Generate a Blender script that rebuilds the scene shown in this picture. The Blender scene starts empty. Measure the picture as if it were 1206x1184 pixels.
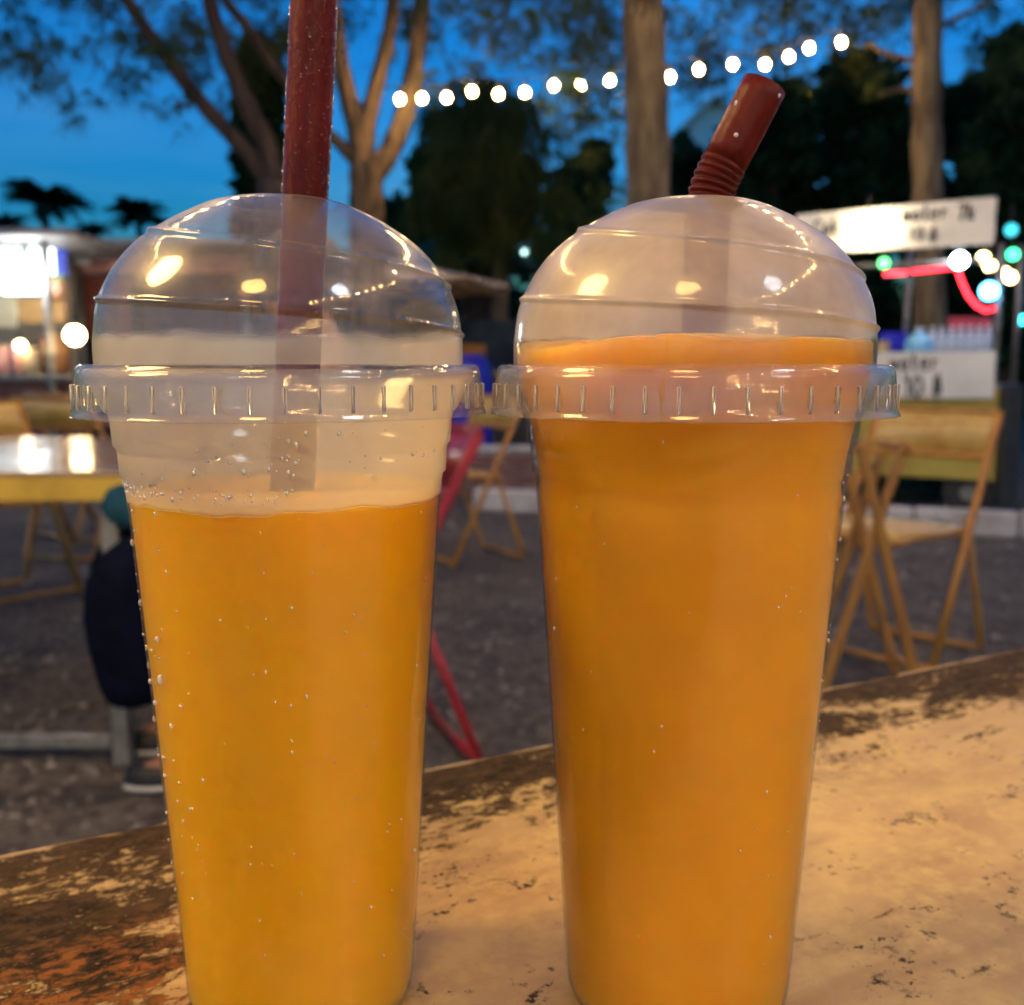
import bpy, math, random
from mathutils import Vector, Matrix
random.seed(7)
R = math.radians
scene = bpy.context.scene
col = scene.collection

# ------------------------------------------------------------------ camera
F, CX, CY, PITCH, EYE = 1190.0, 603.0, 592.0, R(7.6), 0.916
TABLE_Z = 0.7525
cam_data = bpy.data.cameras.new('camera')
cam = bpy.data.objects.new('camera', cam_data); col.objects.link(cam)
cam.location = (0, 0, EYE); cam.rotation_euler = (R(90) - PITCH, 0, 0)
cam_data.sensor_fit = 'HORIZONTAL'; cam_data.sensor_width = 36.0
cam_data.lens = 36.0 * F / 1206.0
cam_data.clip_start = 0.02; cam_data.clip_end = 800
cam_data.dof.use_dof = True; cam_data.dof.focus_distance = 0.212
cam_data.dof.aperture_fstop = 18.0
scene.camera = cam

# ------------------------------------------------------------------ world, sun, exposure
SUN_EL, SUN_AZ = R(0.0), R(200)
world = bpy.data.worlds.new('World'); scene.world = world; world.use_nodes = True
wn, wl = world.node_tree.nodes, world.node_tree.links
wn.clear()
wout = wn.new('ShaderNodeOutputWorld'); wbg = wn.new('ShaderNodeBackground')
wsky = wn.new('ShaderNodeTexSky'); wsky.sky_type = 'NISHITA'; wsky.sun_disc = False
wsky.sun_elevation = SUN_EL; wsky.sun_rotation = SUN_AZ
wsky.air_density = 1.0; wsky.dust_density = 0.3; wsky.ozone_density = 4.0
wtc = wn.new('ShaderNodeTexCoord'); wmap = wn.new('ShaderNodeMapping')
wmap.inputs['Scale'].default_value = (1.3, 1.3, 7.0)
wns = wn.new('ShaderNodeTexNoise'); wns.inputs['Scale'].default_value = 1.7
wns.inputs['Detail'].default_value = 5.0; wns.inputs['Roughness'].default_value = 0.55
wrm = wn.new('ShaderNodeMapRange'); wrm.inputs[1].default_value = 0.42; wrm.inputs[2].default_value = 0.75
wrm.inputs[3].default_value = 0.0; wrm.inputs[4].default_value = 0.5
wtint = wn.new('ShaderNodeMix'); wtint.data_type = 'RGBA'; wtint.blend_type = 'MULTIPLY'
wtint.inputs[0].default_value = 1.0; wtint.inputs[7].default_value = (0.10, 0.84, 0.98, 1)
wcl = wn.new('ShaderNodeMix'); wcl.data_type = 'RGBA'; wcl.blend_type = 'MIX'
wcc = wn.new('ShaderNodeMix'); wcc.data_type = 'RGBA'; wcc.blend_type = 'MULTIPLY'
wcc.inputs[0].default_value = 1.0; wcc.inputs[7].default_value = (0.85, 1.3, 1.15, 1)
wl.new(wtc.outputs['Generated'], wmap.inputs['Vector']); wl.new(wmap.outputs[0], wns.inputs['Vector'])
wl.new(wns.outputs['Fac'], wrm.inputs[0])
wl.new(wsky.outputs[0], wtint.inputs[6]); wl.new(wsky.outputs[0], wcc.inputs[6])
wl.new(wrm.outputs[0], wcl.inputs[0]); wl.new(wtint.outputs[2], wcl.inputs[6]); wl.new(wcc.outputs[2], wcl.inputs[7])
wl.new(wcl.outputs[2], wbg.inputs['Color']); wl.new(wbg.outputs[0], wout.inputs[0])
wbg.inputs['Strength'].default_value = 1.15

sun_data = bpy.data.lights.new('sun', 'SUN'); sun_data.energy = 0.02; sun_data.angle = R(20)
sun_data.color = (1.0, 0.8, 0.65)
sun = bpy.data.objects.new('sun', sun_data); col.objects.link(sun)
sun.rotation_euler = (R(86), 0, R(-20))

scene.view_settings.view_transform = 'Standard'; scene.view_settings.look = 'None'
scene.view_settings.exposure = 0.0; scene.view_settings.gamma = 1.0
scene.view_settings.use_curve_mapping = False
scene.cycles.use_denoising = True
try: scene.cycles.denoiser = 'OPENIMAGEDENOISE'
except Exception: pass
scene.cycles.use_adaptive_sampling = True; scene.cycles.adaptive_threshold = 0.08; scene.cycles.adaptive_min_samples = 24
scene.cycles.use_light_tree = False; scene.cycles.max_bounces = 8; scene.cycles.transparent_max_bounces = 32
scene.cycles.sample_clamp_indirect = 6.0
scene.cycles.caustics_reflective = False; scene.cycles.caustics_refractive = False

# ------------------------------------------------------------------ helpers
SP, CP = math.sin(PITCH), math.cos(PITCH)
def ray(px, py):
    a, b = (px - CX) / F, (CY - py) / F
    return Vector((a, CP + b * SP, -SP + b * CP))
def at(px, py, Y):
    d = ray(px, py); return Vector((0, 0, EYE)) + d * (Y / d.y)
def on_plane(px, py, z):
    d = ray(px, py); return Vector((0, 0, EYE)) + d * ((z - EYE) / d.z)

class MB:
    def __init__(s): s.v = []; s.f = []
    def add(s, vs, fs):
        n = len(s.v); s.v += [tuple(p) for p in vs]; s.f += [tuple(i + n for i in f) for f in fs]; return s
    def box(s, c, size, M=None, bev=0.0):
        x, y, z = size[0] / 2, size[1] / 2, size[2] / 2
        b = min(bev, x * .6, y * .6, z * .6)
        if b <= 0:
            vs = [Vector((i * x, j * y, k * z)) for k in (-1, 1) for j in (-1, 1) for i in (-1, 1)]
            fs = [(0, 2, 3, 1), (4, 5, 7, 6), (0, 1, 5, 4), (2, 6, 7, 3), (0, 4, 6, 2), (1, 3, 7, 5)]
        else:
            vs, idx = [], {}
            for i in (-1, 1):
                for j in (-1, 1):
                    for k in (-1, 1):
                        for ax in range(3):
                            p = [i * x, j * y, k * z]
                            for q in range(3):
                                if q != ax: p[q] -= (i, j, k)[q] * b
                            idx[(i, j, k, ax)] = len(vs); vs.append(Vector(p))
            fs = []
            for ax in range(3):
                u, w = [(1, 2), (2, 0), (0, 1)][ax]
                for sg in (-1, 1):
                    q = []
                    for a_, b_ in ((-1, -1), (1, -1), (1, 1), (-1, 1)):
                        t = [0, 0, 0]; t[ax] = sg; t[u] = a_; t[w] = b_
                        q.append(idx[(t[0], t[1], t[2], ax)])
                    fs.append(q if sg > 0 else q[::-1])
            for ax in range(3):
                u, w = [(1, 2), (2, 0), (0, 1)][ax]
                for a_ in (-1, 1):
                    for b_ in (-1, 1):
                        q = []
                        for e, face in ((-1, u), (1, u), (1, w), (-1, w)):
                            t = [0, 0, 0]; t[ax] = e; t[u] = a_; t[w] = b_
                            q.append(idx[(t[0], t[1], t[2], face)])
                        fs.append(q if a_ * b_ > 0 else q[::-1])
            for i in (-1, 1):
                for j in (-1, 1):
                    for k in (-1, 1):
                        q = [idx[(i, j, k, a)] for a in range(3)]
                        fs.append(q if i * j * k > 0 else q[::-1])
        c = Vector(c)
        return s.add([(M @ p if M else p) + c for p in vs], fs)
    def bar(s, a, b, w, h, up=(0, 0, 1), bev=0.0):
        a, b = Vector(a), Vector(b); d = b - a; L = d.length; d.normalize()
        side = d.cross(Vector(up))
        if side.length < 1e-4: side = d.cross(Vector((1, 0, 0)))
        side.normalize(); u = side.cross(d)
        M = Matrix((d, side, u)).transposed()
        return s.box((a + b) / 2, (L, w, h), M, bev)
    def tube(s, pts, rad, n=8, cap=True):
        pts = [Vector(p) for p in pts]; m = len(pts)
        if not hasattr(rad, '__len__'): rad = [rad] * m
        prev = None; vs = []
        for i, p in enumerate(pts):
            d = (pts[min(i + 1, m - 1)] - pts[max(i - 1, 0)]).normalized()
            if prev is None:
                u = d.cross(Vector((0.13, 0.31, 0.94)))
                if u.length < .1: u = d.cross(Vector((1, 0, 0)))
            else: u = prev - d * prev.dot(d)
            u.normalize(); prev = u; w = d.cross(u)
            for k in range(n):
                a = 2 * math.pi * k / n
                vs.append(p + (u * math.cos(a) + w * math.sin(a)) * rad[i])
        fs = []
        for i in range(m - 1):
            for k in range(n):
                k2 = (k + 1) % n
                fs.append((i * n + k, i * n + k2, (i + 1) * n + k2, (i + 1) * n + k))
        if cap:
            fs.append(tuple(range(n - 1, -1, -1))); fs.append(tuple((m - 1) * n + k for k in range(n)))
        return s.add(vs, fs)
    def lathe(s, prof, n=48, c=(0, 0, 0), fn=None, closed=False):
        vs = []; m = len(prof)
        for i, (r, z) in enumerate(prof):
            for k in range(n):
                a = 2 * math.pi * k / n
                rr, zz = (r, z) if fn is None else fn(r, z, a, i)
                vs.append((c[0] + rr * math.cos(a), c[1] + rr * math.sin(a), c[2] + zz))
        fs = []
        for i in range(m if closed else m - 1):
            j = (i + 1) % m
            for k in range(n):
                k2 = (k + 1) % n
                fs.append((i * n + k, i * n + k2, j * n + k2, j * n + k))
        return s.add(vs, fs)
    def disc(s, r, z, n, c=(0, 0), up=True):
        vs = [(c[0] + r * math.cos(2 * math.pi * k / n), c[1] + r * math.sin(2 * math.pi * k / n), z) for k in range(n)]
        f = tuple(range(n)); return s.add(vs, [f if up else f[::-1]])
    def ball(s, c, r, n=10, m=7, sc=(1, 1, 1)):
        c = Vector(c); vs = [c + Vector((0, 0, -r * sc[2]))]
        for i in range(1, m):
            t = math.pi * i / m - math.pi / 2
            for k in range(n):
                a = 2 * math.pi * k / n
                vs.append(c + Vector((r * sc[0] * math.cos(t) * math.cos(a), r * sc[1] * math.cos(t) * math.sin(a), r * sc[2] * math.sin(t))))
        vs.append(c + Vector((0, 0, r * sc[2]))); fs = []
        for k in range(n):
            fs.append((0, 1 + (k + 1) % n, 1 + k)); top = len(vs) - 1
            fs.append((top, 1 + (m - 2) * n + k, 1 + (m - 2) * n + (k + 1) % n))
        for i in range(m - 2):
            for k in range(n):
                k2 = (k + 1) % n
                fs.append((1 + i * n + k, 1 + i * n + k2, 1 + (i + 1) * n + k2, 1 + (i + 1) * n + k))
        return s.add(vs, fs)
    def build(s, name, mat, parent=None, smooth=False):
        me = bpy.data.meshes.new(name); me.from_pydata(s.v, [], s.f); me.update()
        if smooth: me.polygons.foreach_set('use_smooth', [True] * len(me.polygons))
        if mat: me.materials.append(mat)
        o = bpy.data.objects.new(name, me); col.objects.link(o)
        if parent: o.parent = parent
        return o
def tag(o, label=None, cat=None, group=None, kind=None):
    for k, v in (('label', label), ('category', cat), ('group', group), ('kind', kind)):
        if v: o[k] = v
    return o
def empty(name, loc=(0, 0, 0), rz=0.0):
    o = bpy.data.objects.new(name, None); col.objects.link(o)
    o.location = loc; o.rotation_euler = (0, 0, rz); return o
def copy_tree(o, parent=None):
    c = o.copy(); col.objects.link(c); c.parent = parent
    for ch in list(o.children): copy_tree(ch, c)
    return c

# ------------------------------------------------------------------ materials
def nodes(name):
    m = bpy.data.materials.new(name); m.use_nodes = True
    n, l = m.node_tree.nodes, m.node_tree.links; n.clear()
    out = n.new('ShaderNodeOutputMaterial'); return m, n, l, out
def noise(n, l, vec, scale, detail=4, rough=.55, dist=0.0):
    t = n.new('ShaderNodeTexNoise'); t.inputs['Scale'].default_value = scale
    t.inputs['Detail'].default_value = detail; t.inputs['Roughness'].default_value = rough
    t.inputs['Distortion'].default_value = dist
    if vec is not None: l.new(vec, t.inputs['Vector'])
    return t.outputs['Fac']
def maprange(n, l, val, a, b, c=0.0, d=1.0, smooth=True):
    t = n.new('ShaderNodeMapRange'); t.interpolation_type = 'SMOOTHSTEP' if smooth else 'LINEAR'
    l.new(val, t.inputs[0])
    for i, x in zip((1, 2, 3, 4), (a, b, c, d)): t.inputs[i].default_value = x
    return t.outputs[0]
def math_n(n, l, op, a, b=None):
    t = n.new('ShaderNodeMath'); t.operation = op; t.use_clamp = False
    for i, x in enumerate((a, b)):
        if x is None: continue
        if isinstance(x, (int, float)): t.inputs[i].default_value = x
        else: l.new(x, t.inputs[i])
    return t.outputs[0]
def mixc(n, l, fac, a, b, mode='MIX'):
    t = n.new('ShaderNodeMix'); t.data_type = 'RGBA'; t.blend_type = mode
    for i, x in ((0, fac), (6, a), (7, b)):
        if isinstance(x, (int, float)): t.inputs[i].default_value = x
        elif isinstance(x, tuple): t.inputs[i].default_value = (*x, 1) if len(x) == 3 else x
        else: l.new(x, t.inputs[i])
    return t.outputs[2]
def coords(n, l, scale=None):
    tc = n.new('ShaderNodeTexCoord')
    if scale is None: return tc.outputs['Object']
    mp = n.new('ShaderNodeMapping'); mp.inputs['Scale'].default_value = scale
    l.new(tc.outputs['Object'], mp.inputs['Vector']); return mp.outputs[0]
def surf(name, c1, c2=None, scale=8.0, rough=.6, metal=0.0, bump=0.0, bscale=None, spec=.5, stretch=None, sheen=0.0):
    m, n, l, out = nodes(name)
    p = n.new('ShaderNodeBsdfPrincipled'); l.new(p.outputs[0], out.inputs[0])
    p.inputs['Roughness'].default_value = rough; p.inputs['Metallic'].default_value = metal
    p.inputs['Specular IOR Level'].default_value = spec
    v = coords(n, l, stretch)
    if c2 is None: c2 = tuple(x * .72 for x in c1)
    f = noise(n, l, v, scale, 5, .6)
    l.new(mixc(n, l, maprange(n, l, f, .35, .68), c1, c2), p.inputs['Base Color'])
    l.new(maprange(n, l, f, .3, .7, max(.02, rough - .08), min(1, rough + .1)), p.inputs['Roughness'])
    if bump:
        b = n.new('ShaderNodeBump'); b.inputs['Strength'].default_value = bump; b.inputs['Distance'].default_value = .01
        l.new(noise(n, l, v, bscale or scale * 6, 5), b.inputs['Height']); l.new(b.outputs[0], p.inputs['Normal'])
    return m
def glow(name, color, strength):
    m, n, l, out = nodes(name)
    e = n.new('ShaderNodeEmission'); e.inputs['Color'].default_value = (*color, 1); e.inputs['Strength'].default_value = strength
    l.new(e.outputs[0], out.inputs[0]); return m
def leaf(name, c1, c2, scale=1.5):
    m, n, l, out = nodes(name)
    d = n.new('ShaderNodeBsdfDiffuse'); t = n.new('ShaderNodeBsdfTranslucent'); mx = n.new('ShaderNodeMixShader')
    mx.inputs[0].default_value = .35
    c = mixc(n, l, maprange(n, l, noise(n, l, coords(n, l), scale, 4), .35, .65), c1, c2)
    l.new(c, d.inputs[0]); l.new(c, t.inputs[0]); l.new(d.outputs[0], mx.inputs[1]); l.new(t.outputs[0], mx.inputs[2])
    l.new(mx.outputs[0], out.inputs[0]); return m
def clear_plastic(name, fog_base, fog_noise, bands=(), fog_col=(.86, .84, .80), spec_rough=.06, rough_part=.25, rough_lobe=.38, nscale=60, bump=.06, graze=.75):
    """thin PET: see-through film, Fresnel gloss, a condensation film (fog) that scatters light.
    bands: (z0, z1, z2, z3, amount) extra fog between heights of the object's own frame."""
    m, n, l, out = nodes(name)
    v = coords(n, l)
    nz = noise(n, l, v, nscale, 3, .6)
    fog = maprange(n, l, nz, .3, .72, fog_base, fog_base + fog_noise)
    sep = n.new('ShaderNodeSeparateXYZ'); l.new(v, sep.inputs[0])
    for z0, z1, z2, z3, amt in bands:
        wob = math_n(n, l, 'ADD', sep.outputs[2], math_n(n, l, 'MULTIPLY', math_n(n, l, 'SUBTRACT', noise(n, l, v, 45, 2), .5), .006))
        up = maprange(n, l, wob, z0, z1); dn = maprange(n, l, wob, z2, z3, 1.0, 0.0)
        fog = math_n(n, l, 'ADD', fog, math_n(n, l, 'MULTIPLY', math_n(n, l, 'MULTIPLY', up, dn), amt))
    fog = math_n(n, l, 'MAXIMUM', math_n(n, l, 'MINIMUM', fog, .93), 0.0)
    bm = n.new('ShaderNodeBump'); bm.inputs['Strength'].default_value = bump; bm.inputs['Distance'].default_value = .002
    l.new(noise(n, l, v, 160, 2), bm.inputs['Height'])
    tr = n.new('ShaderNodeBsdfTransparent'); tr.inputs[0].default_value = (.97, .97, .97, 1)
    df = n.new('ShaderNodeBsdfDiffuse'); df.inputs[0].default_value = (*fog_col, 1)
    tl = n.new('ShaderNodeBsdfTranslucent'); tl.inputs[0].default_value = (*fog_col, 1)
    mf = n.new('ShaderNodeMixShader'); mf.inputs[0].default_value = .5
    l.new(df.outputs[0], mf.inputs[1]); l.new(tl.outputs[0], mf.inputs[2])
    body = n.new('ShaderNodeMixShader'); l.new(fog, body.inputs[0]); l.new(tr.outputs[0], body.inputs[1]); l.new(mf.outputs[0], body.inputs[2])
    lw = n.new('ShaderNodeLayerWeight'); lw.inputs['Blend'].default_value = .5
    f5 = math_n(n, l, 'POWER', lw.outputs['Facing'], 4.0)
    fr = math_n(n, l, 'ADD', math_n(n, l, 'MULTIPLY', f5, graze), .055)
    g1 = n.new('ShaderNodeBsdfGlossy'); g1.inputs['Roughness'].default_value = spec_rough
    g2 = n.new('ShaderNodeBsdfGlossy'); g2.inputs['Roughness'].default_value = rough_lobe
    l.new(bm.outputs[0], g1.inputs['Normal']); l.new(bm.outputs[0], g2.inputs['Normal'])
    g = n.new('ShaderNodeMixShader'); g.inputs[0].default_value = rough_part
    l.new(g1.outputs[0], g.inputs[1]); l.new(g2.outputs[0], g.inputs[2])
    fin = n.new('ShaderNodeMixShader'); l.new(fr, fin.inputs[0]); l.new(body.outputs[0], fin.inputs[1]); l.new(g.outputs[0], fin.inputs[2])
    l.new(fin.outputs[0], out.inputs[0]); return m

def inner_film():
    m, n, l, out = nodes('inner_film')
    tr = n.new('ShaderNodeBsdfTransparent'); gl = n.new('ShaderNodeBsdfGlossy'); gl.inputs['Roughness'].default_value = .08
    lw = n.new('ShaderNodeLayerWeight'); lw.inputs['Blend'].default_value = .5; mx = n.new('ShaderNodeMixShader')
    l.new(math_n(n, l, 'ADD', math_n(n, l, 'MULTIPLY', math_n(n, l, 'POWER', lw.outputs['Facing'], 4.0), .5), .03), mx.inputs[0])
    l.new(tr.outputs[0], mx.inputs[1]); l.new(gl.outputs[0], mx.inputs[2]); l.new(mx.outputs[0], out.inputs[0]); return m
M = {}
M['inner'] = inner_film()
def two_sided(o, n, rings):
    o.data.materials.append(M['inner'])
    idx = [1 if (i // n) >= rings else 0 for i in range(len(o.data.polygons))]
    o.data.polygons.foreach_set('material_index', idx); return o
M['bronze'] = surf('bronze_paint', (.46, .21, .03), (.36, .15, .022), 25, .38, spec=.6)
M['bronze_seat'] = surf('cream_seat_paint', (.60, .41, .12), (.45, .27, .06), 14, .32, spec=.7)
M['red_paint'] = surf('red_paint', (.35, .02, .025), (.22, .01, .015), 25, .35)
M['wood_stand'] = surf('varnished_wood', (.40, .20, .045), (.28, .12, .03), 9, .4, stretch=(3, 3, .6))
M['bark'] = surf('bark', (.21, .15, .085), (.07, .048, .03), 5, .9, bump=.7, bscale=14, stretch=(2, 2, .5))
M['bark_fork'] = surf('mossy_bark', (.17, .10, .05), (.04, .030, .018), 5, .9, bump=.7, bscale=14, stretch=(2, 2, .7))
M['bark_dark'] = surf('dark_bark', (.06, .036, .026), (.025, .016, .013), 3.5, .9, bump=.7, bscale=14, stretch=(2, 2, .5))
M['needles'] = leaf('casuarina_needles', (.045, .075, .03), (.09, .11, .035))
M['leaves'] = leaf('broad_leaves', (.03, .07, .025), (.07, .11, .03))
M['leaves_dark'] = leaf('dark_leaves', (.012, .035, .018), (.03, .06, .024))
M['palm'] = leaf('palm_leaves', (.02, .045, .02), (.035, .06, .025))
M['steel'] = surf('galvanised_steel', (.32, .31, .29), (.20, .19, .18), 20, .5, metal=.6)
M['yellow'] = surf('yellow_paint', (.55, .37, .05), (.42, .27, .035), 10, .45)
M['table_glossy'] = surf('glossy_laminate', (.42, .33, .23), (.30, .22, .15), 6, .13, spec=.9)
M['black_iron'] = surf('black_iron', (.03, .03, .03), (.015, .015, .015), 15, .5)
M['concrete'] = surf('concrete', (.60, .57, .52), (.40, .37, .34), 4, .9, bump=.3, bscale=60)
M['cable'] = surf('cable_rubber', (.02, .02, .02), None, 30, .6)
M['white_board'] = surf('white_board', (.78, .76, .72), (.66, .64, .60), 5, .45)
M['marker'] = surf('marker_ink', (.02, .018, .02), None, 30, .6)
M['canvas'] = surf('beige_canvas', (.55, .42, .30), (.42, .32, .22), 6, .85)
M['canvas_green'] = surf('green_canvas', (.01, .085, .05), (.008, .05, .03), 6, .85)
M['navy'] = surf('navy_cloth', (.004, .006, .018), (.003, .004, .010), 18, .95, bump=.4, bscale=60, spec=.05)
M['teal'] = surf('teal_cloth', (.02, .085, .13), (.014, .05, .08), 18, .95, bump=.4, bscale=60, spec=.05)
M['skin'] = surf('skin', (.36, .18, .10), (.29, .13, .075), 20, .5)
M['hair'] = surf('hair', (.012, .01, .009), None, 40, .45)
M['shoe'] = surf('shoe_rubber', (.012, .012, .014), None, 30, .6)
M['sole'] = surf('shoe_sole', (.55, .53, .50), None, 30, .7)
M['warm_bulb'] = glow('warm_bulb', (1.0, .74, .40), 60)

# ------------------------------------------------------------------ ground
def ground_mat():
    m, n, l, out = nodes('gravel_ground')
    p = n.new('ShaderNodeBsdfPrincipled'); l.new(p.outputs[0], out.inputs[0]); p.inputs['Roughness'].default_value = .92
    v = coords(n, l)
    a = noise(n, l, v, 1.2, 6, .6); b = noise(n, l, v, 26, 6, .7); c = noise(n, l, v, 90, 3)
    base = mixc(n, l, maprange(n, l, a, .35, .65), (.085, .075, .066), (.16, .135, .11))
    d_ = noise(n, l, v, 7, 6, .7)
    base = mixc(n, l, maprange(n, l, d_, .46, .62), base, (.055, .05, .047))
    base = mixc(n, l, maprange(n, l, b, .50, .62), base, (.035, .031, .030))
    base = mixc(n, l, maprange(n, l, noise(n, l, v, 14, 4, .6), .64, .70), base, (.30, .27, .23))
    base = mixc(n, l, maprange(n, l, c, .62, .72), base, (.26, .23, .20))
    l.new(base, p.inputs['Base Color'])
    bm = n.new('ShaderNodeBump'); bm.inputs['Strength'].default_value = .8; bm.inputs['Distance'].default_value = .02
    l.new(math_n(n, l, 'ADD', b, c), bm.inputs['Height']); l.new(bm.outputs[0], p.inputs['Normal'])
    return m
g = MB().add([(-300, -300, 0), (300, -300, 0), (300, 300, 0), (-300, 300, 0)], [(0, 1, 2, 3)]).build('ground', ground_mat())
tag(g, 'dark grey gravelly ground of the market yard', 'ground', kind='structure')
gm = MB(); rg = random.Random(3)
for i in range(5200):
    y = 1.3 + 6.5 * rg.random() ** 1.6; x = (rg.random() - .5) * (1.3 * y + .6); s = rg.uniform(.005, .013) * (1 + 1.6 * rg.random() ** 8)
    a = rg.random() * 6.28; vs = []
    for dx, dy, dz in ((1, 0, 0), (.2, .9, 0), (-.9, .3, 0), (-.3, -.9, 0), (.15, .1, .7)):
        dx *= rg.uniform(.7, 1.2); dy *= rg.uniform(.7, 1.2)
        vs.append((x + s * (dx * math.cos(a) - dy * math.sin(a)), y + s * (dx * math.sin(a) + dy * math.cos(a)), .001 + s * dz))
    gm.add(vs, [(0, 1, 4), (1, 2, 4), (2, 3, 4), (3, 0, 4)])
tag(gm.build('gravel', surf('loose_stones', (.34, .30, .26), (.10, .09, .08), 3.0, .9)), 'loose grey gravel stones scattered over the yard', 'gravel', kind='stuff')

# ------------------------------------------------------------------ foreground table
A0, A1 = on_plane(0, 1006, TABLE_Z), on_plane(1206, 763, TABLE_Z)
ex = (A1 - A0); ex.z = 0; ex.normalize(); ey = Vector((ex.y, -ex.x, 0))          # ey points towards the camera
T0 = A0 - ex * .42; TL, TD = (A1 - A0).length + .95, .78
table = empty('picnic_table', (T0.x, T0.y, 0), math.atan2(ex.y, ex.x))
tag(table, 'weathered tan painted table with dark mould stains under both cups', 'table')
def table_mat():
    m, n, l, out = nodes('worn_table_paint')
    p = n.new('ShaderNodeBsdfPrincipled'); l.new(p.outputs[0], out.inputs[0])
    v = coords(n, l); sep = n.new('ShaderNodeSeparateXYZ'); l.new(v, sep.inputs[0])
    x, y = sep.outputs[0], sep.outputs[1]                      # y = -distance from the far edge
    st = coords(n, l, (3.0, 9.0, 1.0)); big = noise(n, l, st, 2.2, 7, .62, .6)
    n1 = noise(n, l, coords(n, l, (5.0, 12.0, 1.0)), 3.5, 9, .68, .9)
    n2 = noise(n, l, v, 75, 7, .7); n3 = noise(n, l, v, 260, 5, .7)
    paint = mixc(n, l, maprange(n, l, big, .35, .65), (.47, .305, .085), (.33, .185, .035))
    paint = mixc(n, l, maprange(n, l, n2, .40, .68), paint, (.54, .365, .11))
    n4 = noise(n, l, coords(n, l, (2.0, 5.0, 1.0)), 3.0, 6, .6, .4)
    paint = mixc(n, l, maprange(n, l, n4, .50, .72, 0, .75), paint, (.24, .115, .022))
    # mould: strong along the far edge and on the left end, thin specks elsewhere
    edge = maprange(n, l, y, -.11, -.005, .0, .215)
    left = maprange(n, l, x, .53, .43, 0.0, .185)
    amt = math_n(n, l, 'ADD', math_n(n, l, 'MAXIMUM', edge, left), .0)
    n5 = noise(n, l, coords(n, l, (1.0, 1.8, 1.0)), 130, 8, .75, .5)
    n6 = noise(n, l, coords(n, l, (1.0, 2.0, 1.0)), 22, 5, .6, .5)
    val = math_n(n, l, 'ADD', math_n(n, l, 'ADD', math_n(n, l, 'MULTIPLY', n1, .50), math_n(n, l, 'MULTIPLY', n5, .50)), amt)
    mould = maprange(n, l, val, .590, .665)
    dark = mixc(n, l, maprange(n, l, n5, .36, .66), (.010, .0075, .0045), (.085, .050, .022))
    colr = mixc(n, l, mould, paint, dark)
    ru = math_n(n, l, 'MULTIPLY', maprange(n, l, x, .395, .425), maprange(n, l, x, .49, .45))
    ru = math_n(n, l, 'MULTIPLY', ru, maprange(n, l, y, -.055, -.085))
    ru = math_n(n, l, 'MULTIPLY', ru, maprange(n, l, n5, .46, .60))
    colr = mixc(n, l, math_n(n, l, 'MULTIPLY', ru, .65), colr, (.30, .10, .018))
    # specks of mould gathered in patches
    specks = math_n(n, l, 'MULTIPLY', maprange(n, l, n3, .56, .63), maprange(n, l, n6, .46, .58))
    colr = mixc(n, l, specks, colr, (.035, .020, .010))
    blot = math_n(n, l, 'MULTIPLY', maprange(n, l, n6, .565, .66), maprange(n, l, n5, .45, .58))
    colr = mixc(n, l, math_n(n, l, 'MULTIPLY', blot, .85), colr, (.05, .030, .014))
    chip = math_n(n, l, 'MULTIPLY', maprange(n, l, y, -.0045, -.002), maprange(n, l, n6, .40, .52))
    colr = mixc(n, l, math_n(n, l, 'MULTIPLY', chip, .8), colr, (.55, .40, .22))
    worn = math_n(n, l, 'MAXIMUM', mould, math_n(n, l, 'MAXIMUM', specks, blot))
    l.new(maprange(n, l, worn, 0, 1, .5, .05), p.inputs['Specular IOR Level'])
    l.new(colr, p.inputs['Base Color'])
    l.new(math_n(n, l, 'ADD', maprange(n, l, n2, .3, .7, .30, .46), math_n(n, l, 'MULTIPLY', mould, .28)), p.inputs['Roughness'])
    bm = n.new('ShaderNodeBump'); bm.inputs['Strength'].default_value = .35; bm.inputs['Distance'].default_value = .002
    h = math_n(n, l, 'SUBTRACT', math_n(n, l, 'MULTIPLY', n2, .5), mould); l.new(h, bm.inputs['Height']); l.new(bm.outputs[0], p.inputs['Normal'])
    return m
M['table'] = table_mat()
MB().box((TL / 2, -TD / 2, TABLE_Z - .014), (TL, TD, .028), bev=.0015).build('table_top', M['table'], table)
MB().box((TL / 2, -.05, TABLE_Z - .066), (TL - .1, .02, .07)).build('apron', M['table'], table)
MB().box((TL / 2, -TD + .05, TABLE_Z - .066), (TL - .1, .02, .07)).build('apron', M['table'], table)
for lx in (.1, TL - .1):
    for ly in (-.09, -TD + .09):
        MB().box((lx, ly, (TABLE_Z - .03) / 2), (.045, .045, TABLE_Z - .03)).build('leg', M['steel'], table)

# ------------------------------------------------------------------ cups
DOME = [(.0432, 0), (.0432, .004), (.0430, .0068), (.0418, .014), (.0384, .0212), (.0333, .0274), (.0263, .0325), (.0182, .0367), (.0135, .0382)]
def interp(pts, t, k=0):
    for i in range(len(pts) - 1):
        if t <= pts[i + 1][k]:
            u = (t - pts[i][k]) / (pts[i + 1][k] - pts[i][k]); return pts[i][1 - k] + u * (pts[i + 1][1 - k] - pts[i][1 - k])
    return pts[-1][1 - k]
def catmull(P, n):
    out = []
    for i in range(len(P) - 1):
        p0, p1, p2, p3 = P[max(i - 1, 0)], P[i], P[i + 1], P[min(i + 2, len(P) - 1)]
        for j in range(n):
            t = j / n
            out.append(tuple(.5 * (2 * p1[c] + (p2[c] - p0[c]) * t + (2 * p0[c] - 5 * p1[c] + 4 * p2[c] - p3[c]) * t * t + (3 * p1[c] - p0[c] - 3 * p2[c] + p3[c]) * t ** 3) for c in (0, 1)))
    out.append(P[-1]); return out
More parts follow.
